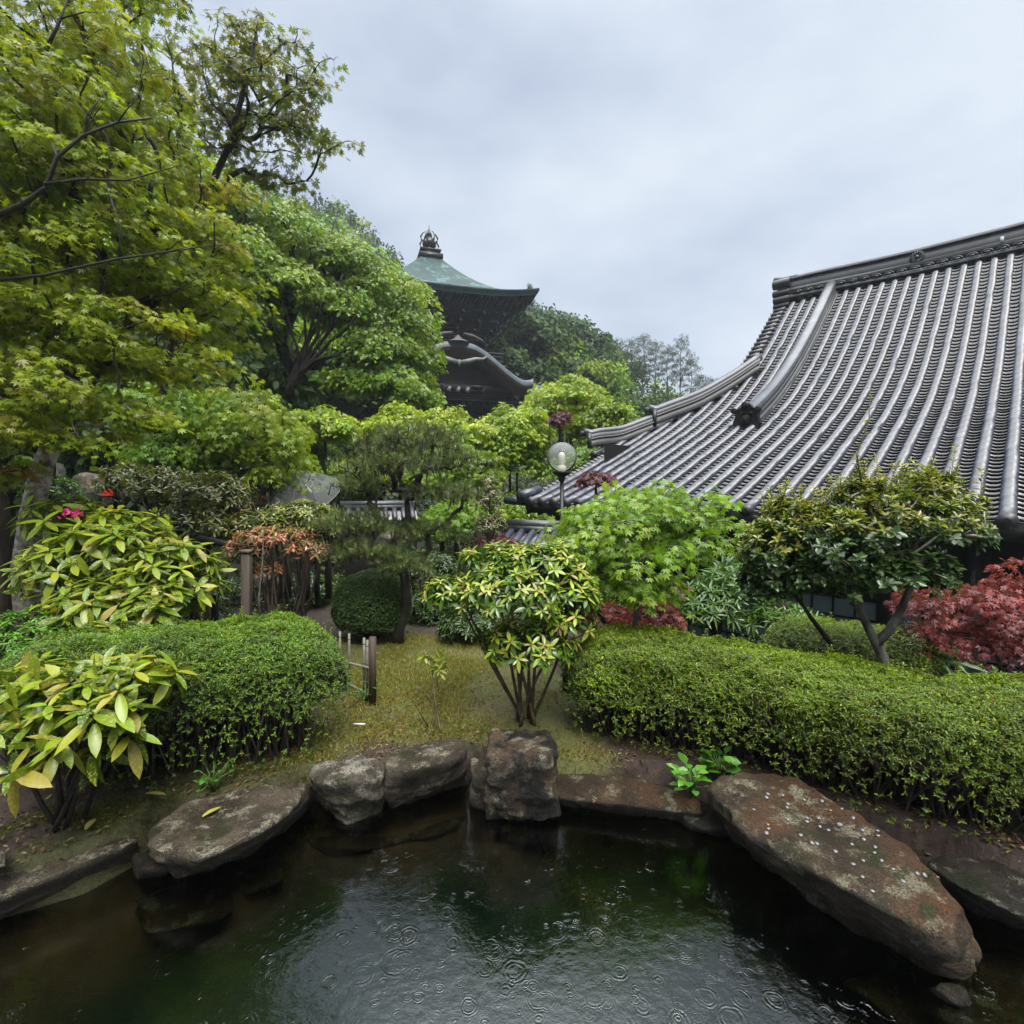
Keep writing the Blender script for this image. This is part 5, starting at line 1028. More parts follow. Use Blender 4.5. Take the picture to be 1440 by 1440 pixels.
# pine
def pine():
    pads = pads_px([(585, 625, 5.6, 65, 22, .4), (560, 660, 5.5, 75, 20, .45), (510, 690, 5.6, 40, 14, .3), (630, 700, 5.5, 45, 16, .3), (500, 745, 5.4, 50, 22, .35), (520, 780, 5.3, 46, 14, .3), (600, 750, 5.6, 40, 12, .3), (575, 800, 5.3, 40, 16, .25), (640, 650, 5.6, 28, 20, .2)])
    tr = [P(560, 920, 5.6)*[1, 1, 0]+[0, 0, .22], P(560, 890, 5.55), P(572, 850, 5.55), P(568, 800, 5.55), P(560, 765, 5.6), P(574, 735, 5.6), P(572, 700, 5.6), P(560, 670, 5.6), P(575, 630, 5.6)]
    root = thing('pine_tree', 'garden pine with crooked dark trunk and layered needle pads in the middle', 'tree', tr[0])
    C, cen = clumps_in(pads, 520); C[:, 2] += .02; mb, nodes = grow(tr, .065, C[::2], .0065, seg=5, sag=-.1, jitter=.2)
    for c in C: mb.tube([c-[0, 0, .07]+rng.normal(0, .03, 3), c+[0, 0, .03]], [.006, .004], 4, cap=False)
    mb.build('trunk', M['bark_dark'], root, smooth=True); lb = MB(); n = len(C)*14; idx = np.repeat(np.arange(len(C)), 14)
    pos = C[idx]+rng.normal(0, 1, (n, 3))*A([.06, .06, .03]); ax_ = norm(A([0, 0, 1.0])+rng.normal(0, .5, (n, 3)))
    lb.add(*leaves(T_NEED, pos, ax_, rdir(n), rng.uniform(.07, .11, n), pal([(.085, .13, .025), (.055, .09, .02), (.12, .17, .03), (.14, .16, .045)], n, .2))); lb.build('needles', M['needle'], root)
pine()

# big maple filling the upper left
tr = [P(38, 872, 5.2)*[1, 1, 0]+[0, 0, .2], P(34, 800, 5.2), P(45, 720, 5.2), P(62, 650, 5.2), P(95, 580, 5.3), P(140, 510, 5.4), P(185, 450, 5.5), P(225, 385, 5.6), P(215, 300, 5.6), P(180, 210, 5.5), P(110, 90, 5.4)]
pads = pads_px([(40, 40, 4.8, 110, 60, .7), (140, 90, 5.2, 80, 55, .7), (60, 160, 4.7, 110, 50, .7), (190, 190, 5.4, 75, 45, .6), (230, 260, 5.6, 75, 40, .6), (90, 260, 4.8, 110, 45, .7), (270, 330, 5.6, 70, 35, .6), (130, 340, 4.9, 110, 40, .7), (20, 380, 4.4, 90, 50, .6), (220, 410, 5.4, 90, 32, .7), (310, 400, 5.8, 60, 30, .5), (90, 450, 4.6, 110, 35, .7), (280, 470, 5.8, 70, 28, .5), (180, 510, 5.2, 110, 26, .7), (40, 540, 4.4, 90, 34, .6), (120, 580, 4.6, 100, 26, .6), (30, 610, 4.3, 80, 24, .5), (200, 10, 5.4, 55, 16, .5), (-60, 200, 4.6, 100, 160, .8), (-50, 450, 4.4, 90, 140, .8)])
tree('large_maple', 'large olive green maple with mottled leaning trunk filling the upper left', 'tree', tr, .115, pads, 640, .21, 44, T_MAPLE, .052, OLIVE, 'bark_mix', droop=.30, rtip=.0055, outward=.65, twigs=2, seg=5)
big = [o for o in bpy.data.objects if o.name == 'large_maple'][0]
for pts_, r_ in (([(-10, 305, 4.0), (35, 287, 4.0), (62, 262, 4.0), (82, 222, 4.0), (118, 192, 4.05), (165, 172, 4.1), (215, 165, 4.2)], .022), ([(62, 262, 4.0), (118, 250, 4.0), (180, 255, 4.05), (255, 232, 4.1)], .012), ([(-10, 394, 4.0), (70, 386, 4.0), (165, 366, 4.05), (235, 358, 4.1), (300, 345, 4.2)], .013), ([(165, 366, 4.05), (168, 320, 4.05), (152, 270, 4.1)], .008), ([(118, 192, 4.05), (125, 160, 4.05), (150, 128, 4.1)], .009), ([(60, 80, 4.3), (82, 35, 4.3), (95, -10, 4.3)], .016), ([(82, 30, 4.3), (120, 15, 4.3), (145, 20, 4.4)], .007), ([(100, 470, 4.6), (128, 430, 4.6), (140, 395, 4.6)], .010), ([(175, 430, 5.0), (240, 415, 5.0), (290, 385, 5.1)], .012)):
    q_ = A([P(*p_) for p_ in pts_]); q_ = q_+rng.normal(0, .008, q_.shape); m_ = MB(); m_.tube(q_, np.linspace(r_, r_*.3, len(q_)), 7)
    for a_, b_ in zip(q_[1:-1], q_[2:]):
        for _ in range(2): e_ = a_+(b_-a_)*.6+rng.normal(0, .12, 3); m_.tube([a_, (a_+e_)/2+[0, 0, .02], e_], [r_*.3, r_*.2, .0015], 4, cap=False)
    m_.build('branch', M['bark_dark'], big, smooth=True)
t2 = [P(2, 900, 4.6)*[1, 1, 0]+[0, 0, .2], P(2, 800, 4.6), P(6, 720, 4.6), P(-4, 650, 4.6), P(-20, 560, 4.6)]
tree('maple', 'second maple whose dark trunk stands cut off at the left picture edge', 'tree', t2, .07, pads_px([(-40, 560, 4.4, 60, 40, .4), (-90, 420, 4.6, 70, 90, .5), (8, 660, 4.4, 28, 22, .25)]), 90, .16, 30, T_MAPLE, .055, OLIVE+[(.22, .07, .03)], 'bark', droop=.4)
# high dark maple bough against the sky
tree('tall_maple', 'tall maple top with dark leaves standing out against the grey sky', 'tree', [P(215, 640, 8.2)*[1, 1, 0]+[0, 0, .3], P(225, 560, 8.0), P(250, 450, 7.6), P(275, 350, 7.2), P(292, 270, 7.0), P(320, 210, 6.8), P(345, 120, 6.8), P(360, 50, 6.8)], .085,
     pads_px([(345, 60, 6.8, 50, 32, .45), (280, 95, 6.8, 42, 36, .4), (415, 100, 6.8, 45, 40, .45), (350, 130, 6.8, 80, 40, .6), (440, 160, 6.7, 32, 36, .35), (470, 212, 6.7, 28, 12, .25), (395, 190, 6.8, 50, 28, .4), (310, 200, 6.9, 50, 40, .4), (400, 240, 6.8, 36, 12, .3), (350, 255, 7, 40, 14, .3), (250, 140, 6.8, 26, 24, .3), (275, 270, 7, 40, 24, .3)]), 210, .16, 15, T_MAPLE, .066, [(c[0]*1.5, c[1]*1.5, c[2]*1.3) for c in BACKLIT], 'bark_dark', droop=.35, rtip=.006, outward=.6, twigs=3)
tree('overhanging_maple', 'dark maple sprig hanging into the top edge left of the tall treetop', 'tree', [P(60, 640, 6.9)*[1, 1, 0]+[0, 0, .3], P(70, 400, 6.6), P(100, 150, 6.2), P(140, 0, 6.0), P(190, -60, 6.0)], .05, pads_px([(225, -12, 6.0, 40, 22, .3), (180, -30, 6, 50, 24, .35), (120, -60, 6, 60, 40, .4)]), 50, .15, 22, T_MAPLE, .06, BACKLIT, 'bark_dark', droop=.4)
# weeping bright maples
tree('weeping_maple', 'bright lime weeping maple cascading above the umbrella', 'tree', [P(385, 690, 8.6)*[1, 1, 0]+[0, 0, .3], P(380, 640, 8.6), P(370, 590, 8.6), P(365, 565, 8.6)], .05, pads_px([(360, 590, 8.6, 62, 26, .7), (395, 625, 8.5, 32, 24, .5), (330, 620, 8.4, 36, 22, .5), (385, 655, 8.5, 26, 22, .4), (340, 560, 8.8, 46, 16, .6)]), 150, .28, 44, T_MAPLE5, .072, LIME, 'bark_dark', droop=1.0, outward=.4)
tree('weeping_maple', 'fresh green weeping maple left of the brighter lime one', 'tree', [P(255, 680, 8.4)*[1, 1, 0]+[0, 0, .3], P(250, 620, 8.4), P(245, 570, 8.4), P(255, 550, 8.4)], .05, pads_px([(245, 570, 8.3, 60, 28, .7), (290, 590, 8.4, 40, 26, .5), (215, 615, 8.2, 30, 16, .4), (250, 625, 8.3, 40, 12, .5), (200, 560, 8.4, 40, 22, .5)]), 130, .26, 44, T_MAPLE5, .072, FRESH, 'bark_dark', droop=.95, outward=.4)
tree('weeping_maple', 'dark green maple mound above the shaded shrine', 'tree', [P(290, 700, 9.2)*[1, 1, 0]+[0, 0, .3], P(290, 660, 9.2), P(290, 640, 9.2)], .04, pads_px([(295, 640, 9.2, 40, 18, .4), (330, 650, 9.4, 26, 14, .3)]), 40, .24, 34, T_MAPLE5, .07, [(.03, .10, .015), (.05, .13, .02)], 'bark_dark', droop=.9)
tree('smoke_bush', 'leafless looking russet feathery bush beside the umbrella', 'tree', [P(352, 720, 9.3)*[1, 1, 0]+[0, 0, .3], P(352, 700, 9.3), P(352, 690, 9.3)], .02, pads_px([(345, 678, 9.3, 22, 15, .25), (372, 704, 9.3, 16, 6, .2)]), 50, .16, 26, T_THIN, .08, [(.14, .07, .06), (.18, .10, .08)], 'bark', droop=.1)

# large spreading maple before the pagoda
tree('spreading_maple', 'wide green maple with many fanned dark limbs hiding the left of the pagoda', 'tree', [P(392, 640, 14)*[1, 1, 0]+[0, 0, .6], P(395, 600, 14), P(398, 560, 14), P(405, 530, 14), P(428, 490, 14), P(450, 450, 14)], .15,
     pads_px([(330, 290, 13.6, 52, 34, 1.4), (385, 315, 14, 52, 34, 1.4), (440, 350, 14, 55, 30, 1.5), (340, 370, 13, 62, 34, 1.5), (500, 375, 14.2, 50, 28, 1.4), (420, 405, 13.5, 60, 26, 1.5), (545, 410, 14.4, 46, 30, 1.3), (480, 435, 13.6, 46, 22, 1.3), (575, 455, 14.4, 36, 32, 1.1), (588, 500, 14.3, 26, 30, .9), (540, 490, 13.6, 45, 26, 1.2), (560, 540, 13.4, 44, 24, 1.1), (510, 530, 13.6, 40, 12, 1), (590, 550, 14, 22, 14, .7), (330, 450, 13, 50, 26, 1.3)]), 900, .36, 62, T_MAPLE3, .10, MIDG+FRESH[:2]+[(.22, .28, .03)], 'bark_dark', droop=.6, rtip=.0085, leafm='leaf', outward=.5, twigs=2, seg=5)
sp_ = [o for o in bpy.data.objects if o.name == 'spreading_maple'][0]
for k, (x1, y1, x2, y2) in enumerate([(432, 480, 425, 400), (450, 470, 462, 405), (462, 470, 500, 405), (470, 480, 530, 430), (480, 495, 560, 470), (455, 500, 520, 500), (420, 500, 395, 420), (470, 460, 480, 385), (445, 440, 440, 370)]):
    q_ = A([P(404+2*(k % 3), 555, 13.0), P(412+k, 525, 12.9), P(x1, y1, 12.8), P((x1+x2)/2+rng.normal(0, 5), (y1+y2)/2, 12.7), P(x2, y2, 12.8)]); t_ = np.linspace(0, 4, 13)
    q_ = np.stack([np.interp(t_, np.arange(5), q_[:, i]) for i in range(3)], 1); q_[1:-1] = (q_[:-2]+q_[1:-1]*2+q_[2:])/4; q_ = q_+rng.normal(0, .02, q_.shape); m_ = MB(); m_.tube(q_, np.linspace(.06, .014, 13), 6)
    for a_ in q_[5::2]: e_ = a_+rng.normal(0, .35, 3)+[.1, 0, .25]; m_.tube([a_, e_], [.015, .004], 4, cap=False)
    m_.build('limb', M['bark_dark'], sp_, smooth=True)
# maples and shrubs between lawn and pagoda
mid = [(455, 595, 11.2, 44, 20, LIME, 'flat layered lime maple in front of the dark lower pagoda storey'), (405, 600, 12, 30, 22, MIDG, 'dark green maple just above the umbrella tip'),
       (620, 600, 11, 50, 30, LIME, 'lime maple directly above the pine crown'), (640, 650, 10, 42, 34, FRESH+LIME[:1], 'fresh green maple behind the right side of the pine'), (560, 590, 12, 40, 22, LIME, 'lime maple below the hanging boughs left of the pagoda porch'),
       (715, 600, 13, 40, 30, LIME+FRESH[:1], 'light green maple under the pagoda porch roof'), (800, 560, 16, 58, 34, LIME, 'yellow green maple right of the pagoda porch'), (785, 556, 17, 34, 18, LIME, 'pale yellow green maple top touching the porch eave'),
       (845, 590, 15, 34, 32, MIDG+LIME[:1], 'olive green maple between lamp globe and temple roof tip'), (725, 640, 13, 42, 34, FRESH+LIME[:1], 'fresh green maple left of the lamp globe'), (820, 650, 14, 28, 26, FRESH, 'green maple behind the lamp globe'),
       (670, 660, 9.5, 26, 28, MIDG, 'mid green maple left of the lamp pole'), (725, 712, 12.5, 40, 22, FRESH+LIME[:1], 'bright low maple under the porch corner tiles'), (640, 725, 8.5, 42, 26, FRESH, 'fresh green low maple right of the pine trunk'), (680, 620, 14, 30, 16, MIDG, 'shaded maple before the porch pillar'), (560, 665, 9.8, 60, 30, LIME+FRESH, 'lime green maple seen through the pine needles')]
for x, y, Y, rx, ry, cl, lb_ in mid:
    z0 = max(.1, float(ground_z(*P(x, y, Y)[:2]))-.05); b0 = P(x, y+ry*1.8, Y); b0[2] = z0; s_ = Y/FP
    tree('garden_maple', lb_, 'tree', [b0, b0*.5+P(x+4, y+ry*.7, Y)*.5, P(x+2, y+ry*.4, Y), P(x, y, Y)], .05, pads_px([(x, y, Y, rx*.8, ry*.8, rx*.7*s_), (x-rx*.55, y+ry*.35, Y, rx*.5, ry*.5, rx*.5*s_), (x+rx*.55, y+ry*.3, Y-.2, rx*.5, ry*.55, rx*.5*s_), (x+rx*.1, y-ry*.45, Y+.1, rx*.55, ry*.45, rx*.5*s_)]+[(x+rng.uniform(-1.15, 1.15)*rx, y+rng.uniform(-.7, .9)*ry, Y+rng.uniform(-.5, .5), rx*.3, ry*.25, rx*.3*s_) for _ in range(5)]),
         130, .024*Y/1.15, 40, T_MAPLE3 if Y > 10 else T_MAPLE5, .0075*Y, cl, 'bark', droop=.38, rtip=.007, outward=.5, twigs=2, group='garden maples below the pagoda')
for x, y, Y, rx, ry, lb_ in ((787, 590, 12.5, 11, 9, 'small wine red maple above the lamp globe'), (705, 762, 8, 28, 10, 'red leaved maple low beside the side roof'), (838, 672, 8, 14, 8, 'red sprig behind the temple corner tiles')):
    b0 = P(x, y+ry*3, Y); tree('red_maple', lb_, 'tree', [b0, P(x, y+ry, Y), P(x, y, Y)], .02, pads_px([(x, y, Y, rx, ry, .3)]), 24, .16, 30, T_MAPLE5, .07, [(.07, .014, .022), (.11, .02, .028)], 'bark_dark', droop=.4)

# ------------------------------------------------------------------ woods behind
CL_ = [(.025, .055, .015), (.035, .075, .02), (.045, .09, .022)]
def fmesh(kind, r, h, n, sz, cols, T=T_WIDE):
    """unit crown/trunk pair for trees seen from far away"""
    root = thing('forest_tree', 'x', 'tree'); mb = MB(); lb = MB()
    if kind == 'broad':
        pads = [(A([rng.uniform(-.4, .4)*r, rng.uniform(-.4, .4)*r, h*.62+rng.uniform(-.22, .30)*h]), A([r*.55, r*.55, h*.16])) for _ in range(8)]+[(A([0, 0, h*.6]), A([r*.8, r*.8, h*.3]))]
        C, cen = clumps_in(pads, 100); m1, nd = grow([(0, 0, -1), (0, 0, h*.2), (.1, 0, h*.45), (0, .1, h*.6)], r*.07, C[::3], r*.006, seg=3); m1.build('trunk', M['bark'], root)
        lb.add(*clump_leaves(C, A([[0, 0, h*.4]])+0*C, r*.27, n//100, T, sz, cols, .5, .4, .25, .2))
    elif kind == 'cone':
        mb.tube([(0, 0, -1), (0, 0, h*.97)], [r*.09, r*.01], 6); pts = []
        for k in range(60):
            t = (k/60)**.9; z = h*(.18+.8*t); a = k*2.4; rr = r*(1-t)**.8+.15
            e_ = A([cos(a)*rr, sin(a)*rr, z-.18*rr]); mb.tube([(0, 0, z), e_], [r*.02, r*.005], 3, cap=False)
            for q in np.linspace(.25, 1, 8): pts.append(A([0, 0, z])*(1-q)+e_*q)
        pts = A(pts); m = max(1, n//len(pts)); p_ = np.repeat(pts, m, 0)+rng.normal(0, .09*r, (len(pts)*m, 3)); mb.build('trunk', M['bark'], root)
        lb.add(*leaves(T, p_, norm(p_*[1, 1, 0]+rng.normal(0, .6*r, p_.shape)+A([0, 0, -.1])), norm(A([0, 0, 1])+rng.normal(0, .4, p_.shape)), sz*rng.uniform(.7, 1.2, len(p_)), pal(cols, len(p_), .2)))
    else:                                                 # tall red pine, bare trunk and open crown
        ks = [(0, 0, -1), (.1, 0, h*.35), (-.15, .1, h*.65), (.1, 0, h*.93)]; C = []
        for k in range(26):
            t = k/26; a = k*2.4; rr = r*(.35+.65*sin(pi*min(1, t*1.1+.1))); C.append([cos(a)*rr, sin(a)*rr, h*(.5+.5*t)])
        C = A(C); m1, nd = grow(ks, r*.06, C, r*.012, seg=3, sag=.0); m1.build('trunk', M['bark'], root)
        lb.add(*clump_leaves(C, 0*C+A([[0, 0, h*.6]]), r*.34, n//26, T, sz, cols, .1, .3, .28, .2))
    lb.build('crown', M['leaf_far'], root); return root
protos = {}
def put(kind, key, label, loc, s, rz, group, **k):
    """first use moves the prototype itself, later ones copy it and its parts"""
    if key not in protos: r = protos[key] = fmesh(kind, **k)
    else:
        src = protos[key]; r = src.copy(); scn.collection.objects.link(r)
        for ch in src.children:
            c = ch.copy(); scn.collection.objects.link(c); c.parent = r
    r.location = tuple(loc); r.scale = (s, s, s*rng.uniform(.92, 1.1)); r.rotation_euler = (0, 0, rz); tag(r, label, 'tree', group)
    if group is None and 'group' in r: del r['group']
    return r
BR = dict(r=3.2, h=8, n=7000, sz=.34, cols=MIDG+DARKG[:2]); BD = dict(r=3.4, h=9, n=8000, sz=.36, cols=CL_+[(.06, .11, .02)]); BLM = dict(r=3.0, h=7, n=7000, sz=.3, cols=FRESH+LIME[:2]); CO = dict(r=2.0, h=10, n=5000, sz=.30, cols=CL_, T=T_THIN); PI_ = dict(r=1.5, h=10, n=2200, sz=.26, cols=[(.03, .055, .02), (.04, .07, .025)], T=T_THIN)
def gz_(x, y): return float(ground_z(x, y))
def at_px(px, py_top, Y, h):       # plant so that the top shows at (px, py_top)
    t = P(px, py_top, Y); return A([t[0], t[1], t[2]-h])
# slope woods behind the left maples
for k, (px, pt_, Y, key, s) in enumerate([(20, 240, 19, 'BR', 1.0), (80, 140, 24, 'BD', 1.2), (150, 120, 27, 'BR', 1.3), (60, 380, 15, 'BLM', .9), (150, 330, 17, 'BLM', 1.0), (215, 240, 24, 'BR', 1.1), (240, 380, 16, 'BR', .9), (285, 300, 21, 'BLM', 1.1), (110, 480, 13, 'BR', .8), (200, 470, 13.5, 'BD', .7), (300, 440, 18, 'BR', 1.0), (5, 480, 12, 'BD', .8), (330, 480, 16, 'BD', .8), (-60, 300, 16, 'BR', 1.1), (250, 190, 30, 'BD', 1.2), (370, 385, 24, 'BR', 1.0), (430, 440, 26, 'BD', 1.0), (-40, 100, 22, 'BD', 1.4), (10, 30, 28, 'BR', 1.4), (300, 530, 13, 'BD', .6)]):
    d_ = {'BR': BR, 'BD': BD, 'BLM': BLM}[key]; h = d_['h']*s*1.0; p_ = at_px(px, pt_, Y, h); g = gz_(p_[0], p_[1]); sc_ = max(s, (p_[2]+h-g)/d_['h']) if p_[2] > g else s
    put('broad', key, 'leafy tree on the wooded slope behind the big left maples', (p_[0], p_[1], min(p_[2], g)), sc_ if p_[2] > g else s, k*1.7, 'slope trees behind the left maples', **d_)
for px, pt_, Y, key, s, lb_ in [(467, 316, 46, 'CO', .75, 'taller conifer tip above the spreading maple'), (499, 336, 46, 'CO', .6, 'smaller conifer tip right of the taller one'), (745, 398, 70, 'CO', .5, 'tiny dark treetop above the copper eave'), (752, 436, 44, 'BD', 1.15, 'broad evergreen right behind the pagoda brackets'), (715, 470, 40, 'BD', .9, 'evergreen beside the pagoda balcony'), (805, 445, 58, 'BD', 1.2, 'hazy dark tree right of the broad evergreen'), (790, 480, 44, 'BR', .9, 'bushy tree below the hazy dark one'), (838, 520, 40, 'BR', .85, 'green tree left of the tall pines'), (870, 560, 36, 'BR', .75, 'green tree below the tall pines beside the roof'), (905, 570, 40, 'BD', .8, 'dark tree at the foot of the pine row'), (950, 560, 50, 'BD', .9, 'dark tree behind the temple hip ridge'), (828, 470, 66, 'BD', .9, 'dim treetop just left of the pine row')]:
    d_ = {'CO': CO, 'BR': BR, 'BD': BD}[key]; h = d_['h']*s; p_ = at_px(px, pt_, Y, h); g = gz_(p_[0], p_[1]); 
    if p_[2] > g: s = s*(p_[2]+h-g)/h; p_[2] = g
    r_ = put('cone' if key == 'CO' else 'broad', key, lb_, p_, s, px*.7, None, **d_)
    if key == 'CO': r_.scale = (.75, .75, s)
for k, (px, pt_, Y) in enumerate([(848, 494, 72), (868, 490, 74), (888, 492, 72), (905, 478, 70), (922, 484, 73), (940, 488, 70), (958, 492, 72), (972, 505, 74), (985, 530, 72), (1000, 535, 78), (1015, 540, 80), (1030, 545, 82)]):
    p_ = at_px(px, pt_, Y, 9); p_[2] = p_[2]; put('pine', 'PI', ['first', 'second', 'third', 'tallest', 'fifth', 'sixth', 'seventh', 'eighth', 'ninth', 'tenth', 'eleventh', 'last'][k]+' tall hazy pine counting from the left of the skyline row', (p_[0], p_[1], p_[2]), 1.0, k*1.3, 'tall pines on the skyline', **PI_)
# far wood covers the hills: one mass
wb_ = MB(); n = 1500; xs = rng.uniform(-55, 75, n*3); ys = rng.uniform(44, 130, n*3); px_ = xs/ys; ok = (px_ > -.75) & (px_ < .95); xs, ys = xs[ok][:n], ys[ok][:n]; zs = ground_z(xs, ys)
zs = zs+fbm(np.stack([xs*.08, ys*.08, xs*0], 1), 3)*2.2
C = []; 
for x, y, z in zip(xs, ys, zs):
    hh = rng.uniform(3, 5.5); d = rdir(9); d[:, 2] = np.abs(d[:, 2]); C.append(A([x, y, z+hh*.35])+d*A([1.6, 1.6, hh*.6]))
C = np.vstack(C); tone = np.repeat(pal(MIDG+DARKG+CL_, len(xs), .15), 9, 0); nn = 13; idx = np.repeat(np.arange(len(C)), nn)
pos = C[idx]+rng.normal(0, .42, (len(idx), 3)); wb_.add(*leaves(T_WIDE, pos, rdir(len(idx)), norm(A([0, 0, 1])+rng.normal(0, .6, (len(idx), 3))), rng.uniform(.35, .6, len(idx)), tone[idx]*np.exp(rng.normal(0, .15, (len(idx), 1)))))
tag(wb_.build('far_wood', M['leaf_far'], org=A([0, 0, 0])), 'hazy mass of dark woodland covering the far hills', 'woodland', kind='stuff')

# ------------------------------------------------------------------ lamp, fence, posts
c = P(790, 720, 5.4); c[2] = 0; g = gz_(c[0], c[1]); gc = P(790, 643, 5.4); RG = .157
lamp = thing('garden_lamp', 'black post lamp with clear glass globe before the pagoda trees', 'lamp', (c[0], c[1], g))
mb = MB(); mb.tube([(c[0], c[1], g), (c[0], c[1], gc[2]-RG-.06)], .022, 12); mb.lathe((c[0], c[1], g), [(.07, 0), (.07, .05), (.03, .09)], 16); mb.build('post', M['metal_black'], lamp, smooth=False)
mb = MB(); mb.lathe((gc[0], gc[1], gc[2]-RG-.05), [(.02, -.05), (.032, -.04), (.035, .0), (.095, .035), (.10, .06), (.06, .065)], 24); mb.build('collar', M['metal_black'], lamp, smooth=False)
def glassm(name, tint, refl_ior, haze_):
    m, nt, o = newmat(name); g_ = N(nt, 'ShaderNodeBsdfGlossy'); g_.inputs['Roughness'].default_value = .02; t = N(nt, 'ShaderNodeBsdfTransparent'); t.inputs[0].default_value = (*tint, 1)
    f = N(nt, 'ShaderNodeFresnel'); f.inputs[0].default_value = refl_ior; d = N(nt, 'ShaderNodeBsdfDiffuse'); d.inputs[0].default_value = (.55, .58, .58, 1)
    a = N(nt, 'ShaderNodeMixShader'); a.inputs[0].default_value = haze_; nt.links.new(t.outputs[0], a.inputs[1]); nt.links.new(d.outputs[0], a.inputs[2])
    b = N(nt, 'ShaderNodeMixShader'); nt.links.new(f.outputs[0], b.inputs[0]); nt.links.new(a.outputs[0], b.inputs[1]); nt.links.new(g_.outputs[0], b.inputs[2]); nt.links.new(b.outputs[0], o.inputs[0]); return m
M['glass'] = glassm('globe glass', (.90, .90, .86), 1.12, .26); M['vinyl'] = glassm('clear wet vinyl', (.86, .92, .96), 1.28, .16)
mb = MB(); mb.lathe(gc, [(RG*sin(a_), -RG*cos(a_)) for a_ in np.linspace(.45, pi-.001, 26)], 36); mb.build('globe', M['glass'], lamp, smooth=True)
M['bulb'] = surf('frosted bulb', [(.3, (.8, .78, .68)), (.7, (.85, .83, .74))], 4, .3, ())
mb = MB(); mb.lathe(gc, [(.03, -.09), (.036, -.02), (.036, .02), (.025, .045), (.001, .055)], 16); mb.lathe(gc, [(.04, -.14), (.045, -.09), (.02, -.085)], 16); mb.build('bulb', M['bulb'], lamp, smooth=True)
fe = thing('bamboo_fence', 'short low bamboo fence with two rails ending at a dark post on the lawn', 'fence', G(516, 990, .26))
Yf = 4.25
def post(px, yb, yt, Y, r, m, name): 
    b = P(px, yb, Y); t_ = P(px, yt, Y); m_ = MB(); m_.tube([b, t_], r, 10); 
    for z_ in np.linspace(.25, .9, 3) if name == 'upright' else []: q = b*(1-z_)+t_*z_; m_.tube([q-[0, 0, .004], q+[0, 0, .004]], r*1.12, 10)
    return m_.build(name, M[m], fe)
post(491, 965, 891, 4.45, .011, 'bamboo', 'upright'); post(512, 978, 897, 4.25, .011, 'bamboo', 'upright'); post(516.5, 978, 900, 4.22, .011, 'bamboo', 'upright')
post(524, 994, 896, 4.12, .030, 'wood_brown', 'end_post'); post(478, 958, 888, 4.65, .011, 'bamboo', 'upright')
for ya, yb in ((932, 940), (962, 978)):
    m_ = MB(); m_.tube([P(455, ya-12, 4.8), P(490, ya, 4.45), P(522, yb, 4.14)], .010, 8); m_.build('rail', M['bamboo'], fe)
def wpost(name, label, px, yb, yt, Y, w, m, beam=None):
    b = P(px, yb, Y); t_ = P(px, yt, Y); r = thing(name, label, 'post', b); m_ = MB(); m_.beam(b, t_, w, w, up=(0, 1, 0)); m_.build('shaft', M[m], r, bevel=.008); m_ = MB(); m_.box(t_+[0, 0, .008], (w*1.25, w*1.25, .03)); m_.build('cap', M[m], r); return r
wpost('wooden_post', 'weathered square post standing left of the stone block', 347, 880, 776, 5.2, .085, 'wood_grey')
wpost('stump_post', 'reddish brown short post half hidden by laurel leaves', 284, 890, 838, 4.5, .09, 'wood_brown'); wpost('stump_post', 'slim black short post right of the reddish one', 302, 888, 838, 4.5, .05, 'metal_black')
pf = thing('post_fence', 'row of dark wooden fence posts under the coral shrub', 'fence', P(415, 850, 6.2))
for k, (px, w) in enumerate([(385, .05), (405, .07), (420, .03), (432, .06), (446, .05), (462, .07), (395, .03)]):
    m_ = MB(); m_.beam(P(px, 842, 6.2+.05*k), P(px, 775-3*(k % 3), 6.2+.05*k), w, .05, up=(0, 1, 0)); m_.build('picket', M['wood_dark' if k % 3 else 'wood_brown'], pf)
m_ = MB(); m_.beam(P(375, 788, 6.25), P(470, 792, 6.6), .04, .05); m_.build('rail', M['wood_brown'], pf)
m_ = MB(); m_.tube([P(280, 757, 5.8), P(320, 766, 5.7), P(352, 772, 5.6)], .04, 8); tag(m_.build('wooden_rail', M['wood_black']), 'dark wooden rail running behind the weathered square post', 'rail')
m_ = MB(); m_.tube([P(367, 880, 5.0), P(364, 840, 5.0), P(369, 790, 5.0), P(371, 740, 5.0)], [.009, .008, .006, .003], 6); tag(m_.build('thin_stem', M['bark_pale']), 'thin pale upright stem between wooden post and stone block', 'stem')
# seated stone figure with red bib, partly hidden
js = thing('stone_figure', 'small stone figure with a red bib among the shaded rocks', 'statue', P(152, 715, 7.6)); q = P(152, 700, 7.6)
m_ = MB(); m_.lathe(q-[0, 0, .15], [(.001, 0), (.07, 0), (.08, .08), (.06, .2), (.04, .27), (.035, .30), (.055, .33), (.06, .38), (.045, .43), (.001, .45)], 16); m_.build('body', M['rock_dark'], js, smooth=True)
m_ = MB(); m_.lathe(q-[0, 0, .15], [(.075, .18), (.07, .23), (.045, .285)], 16); m_.build('bib', M['red_cloth'], js, smooth=True)
# pale lantern stones behind the pine
st = thing('stone_lantern', 'small blue grey stone lantern half hidden behind the pine trunk', 'lantern', P(553, 800, 7.6)); q = P(553, 800, 7.6)
m_ = MB(); m_.lathe(q, [(.14, -.1), (.14, 0), (.06, .03), (.055, .26), (.12, .30), (.13, .33)], 8); m_.build('pillar', M['rock_pale'], st); m_ = MB(); m_.lathe(q+[0, 0, .33], [(.09, 0), (.10, .12), (.24, .14), (.16, .20), (.05, .26), (.06, .30), (.001, .36)], 6); m_.build('roof', M['rock_pale'], st)

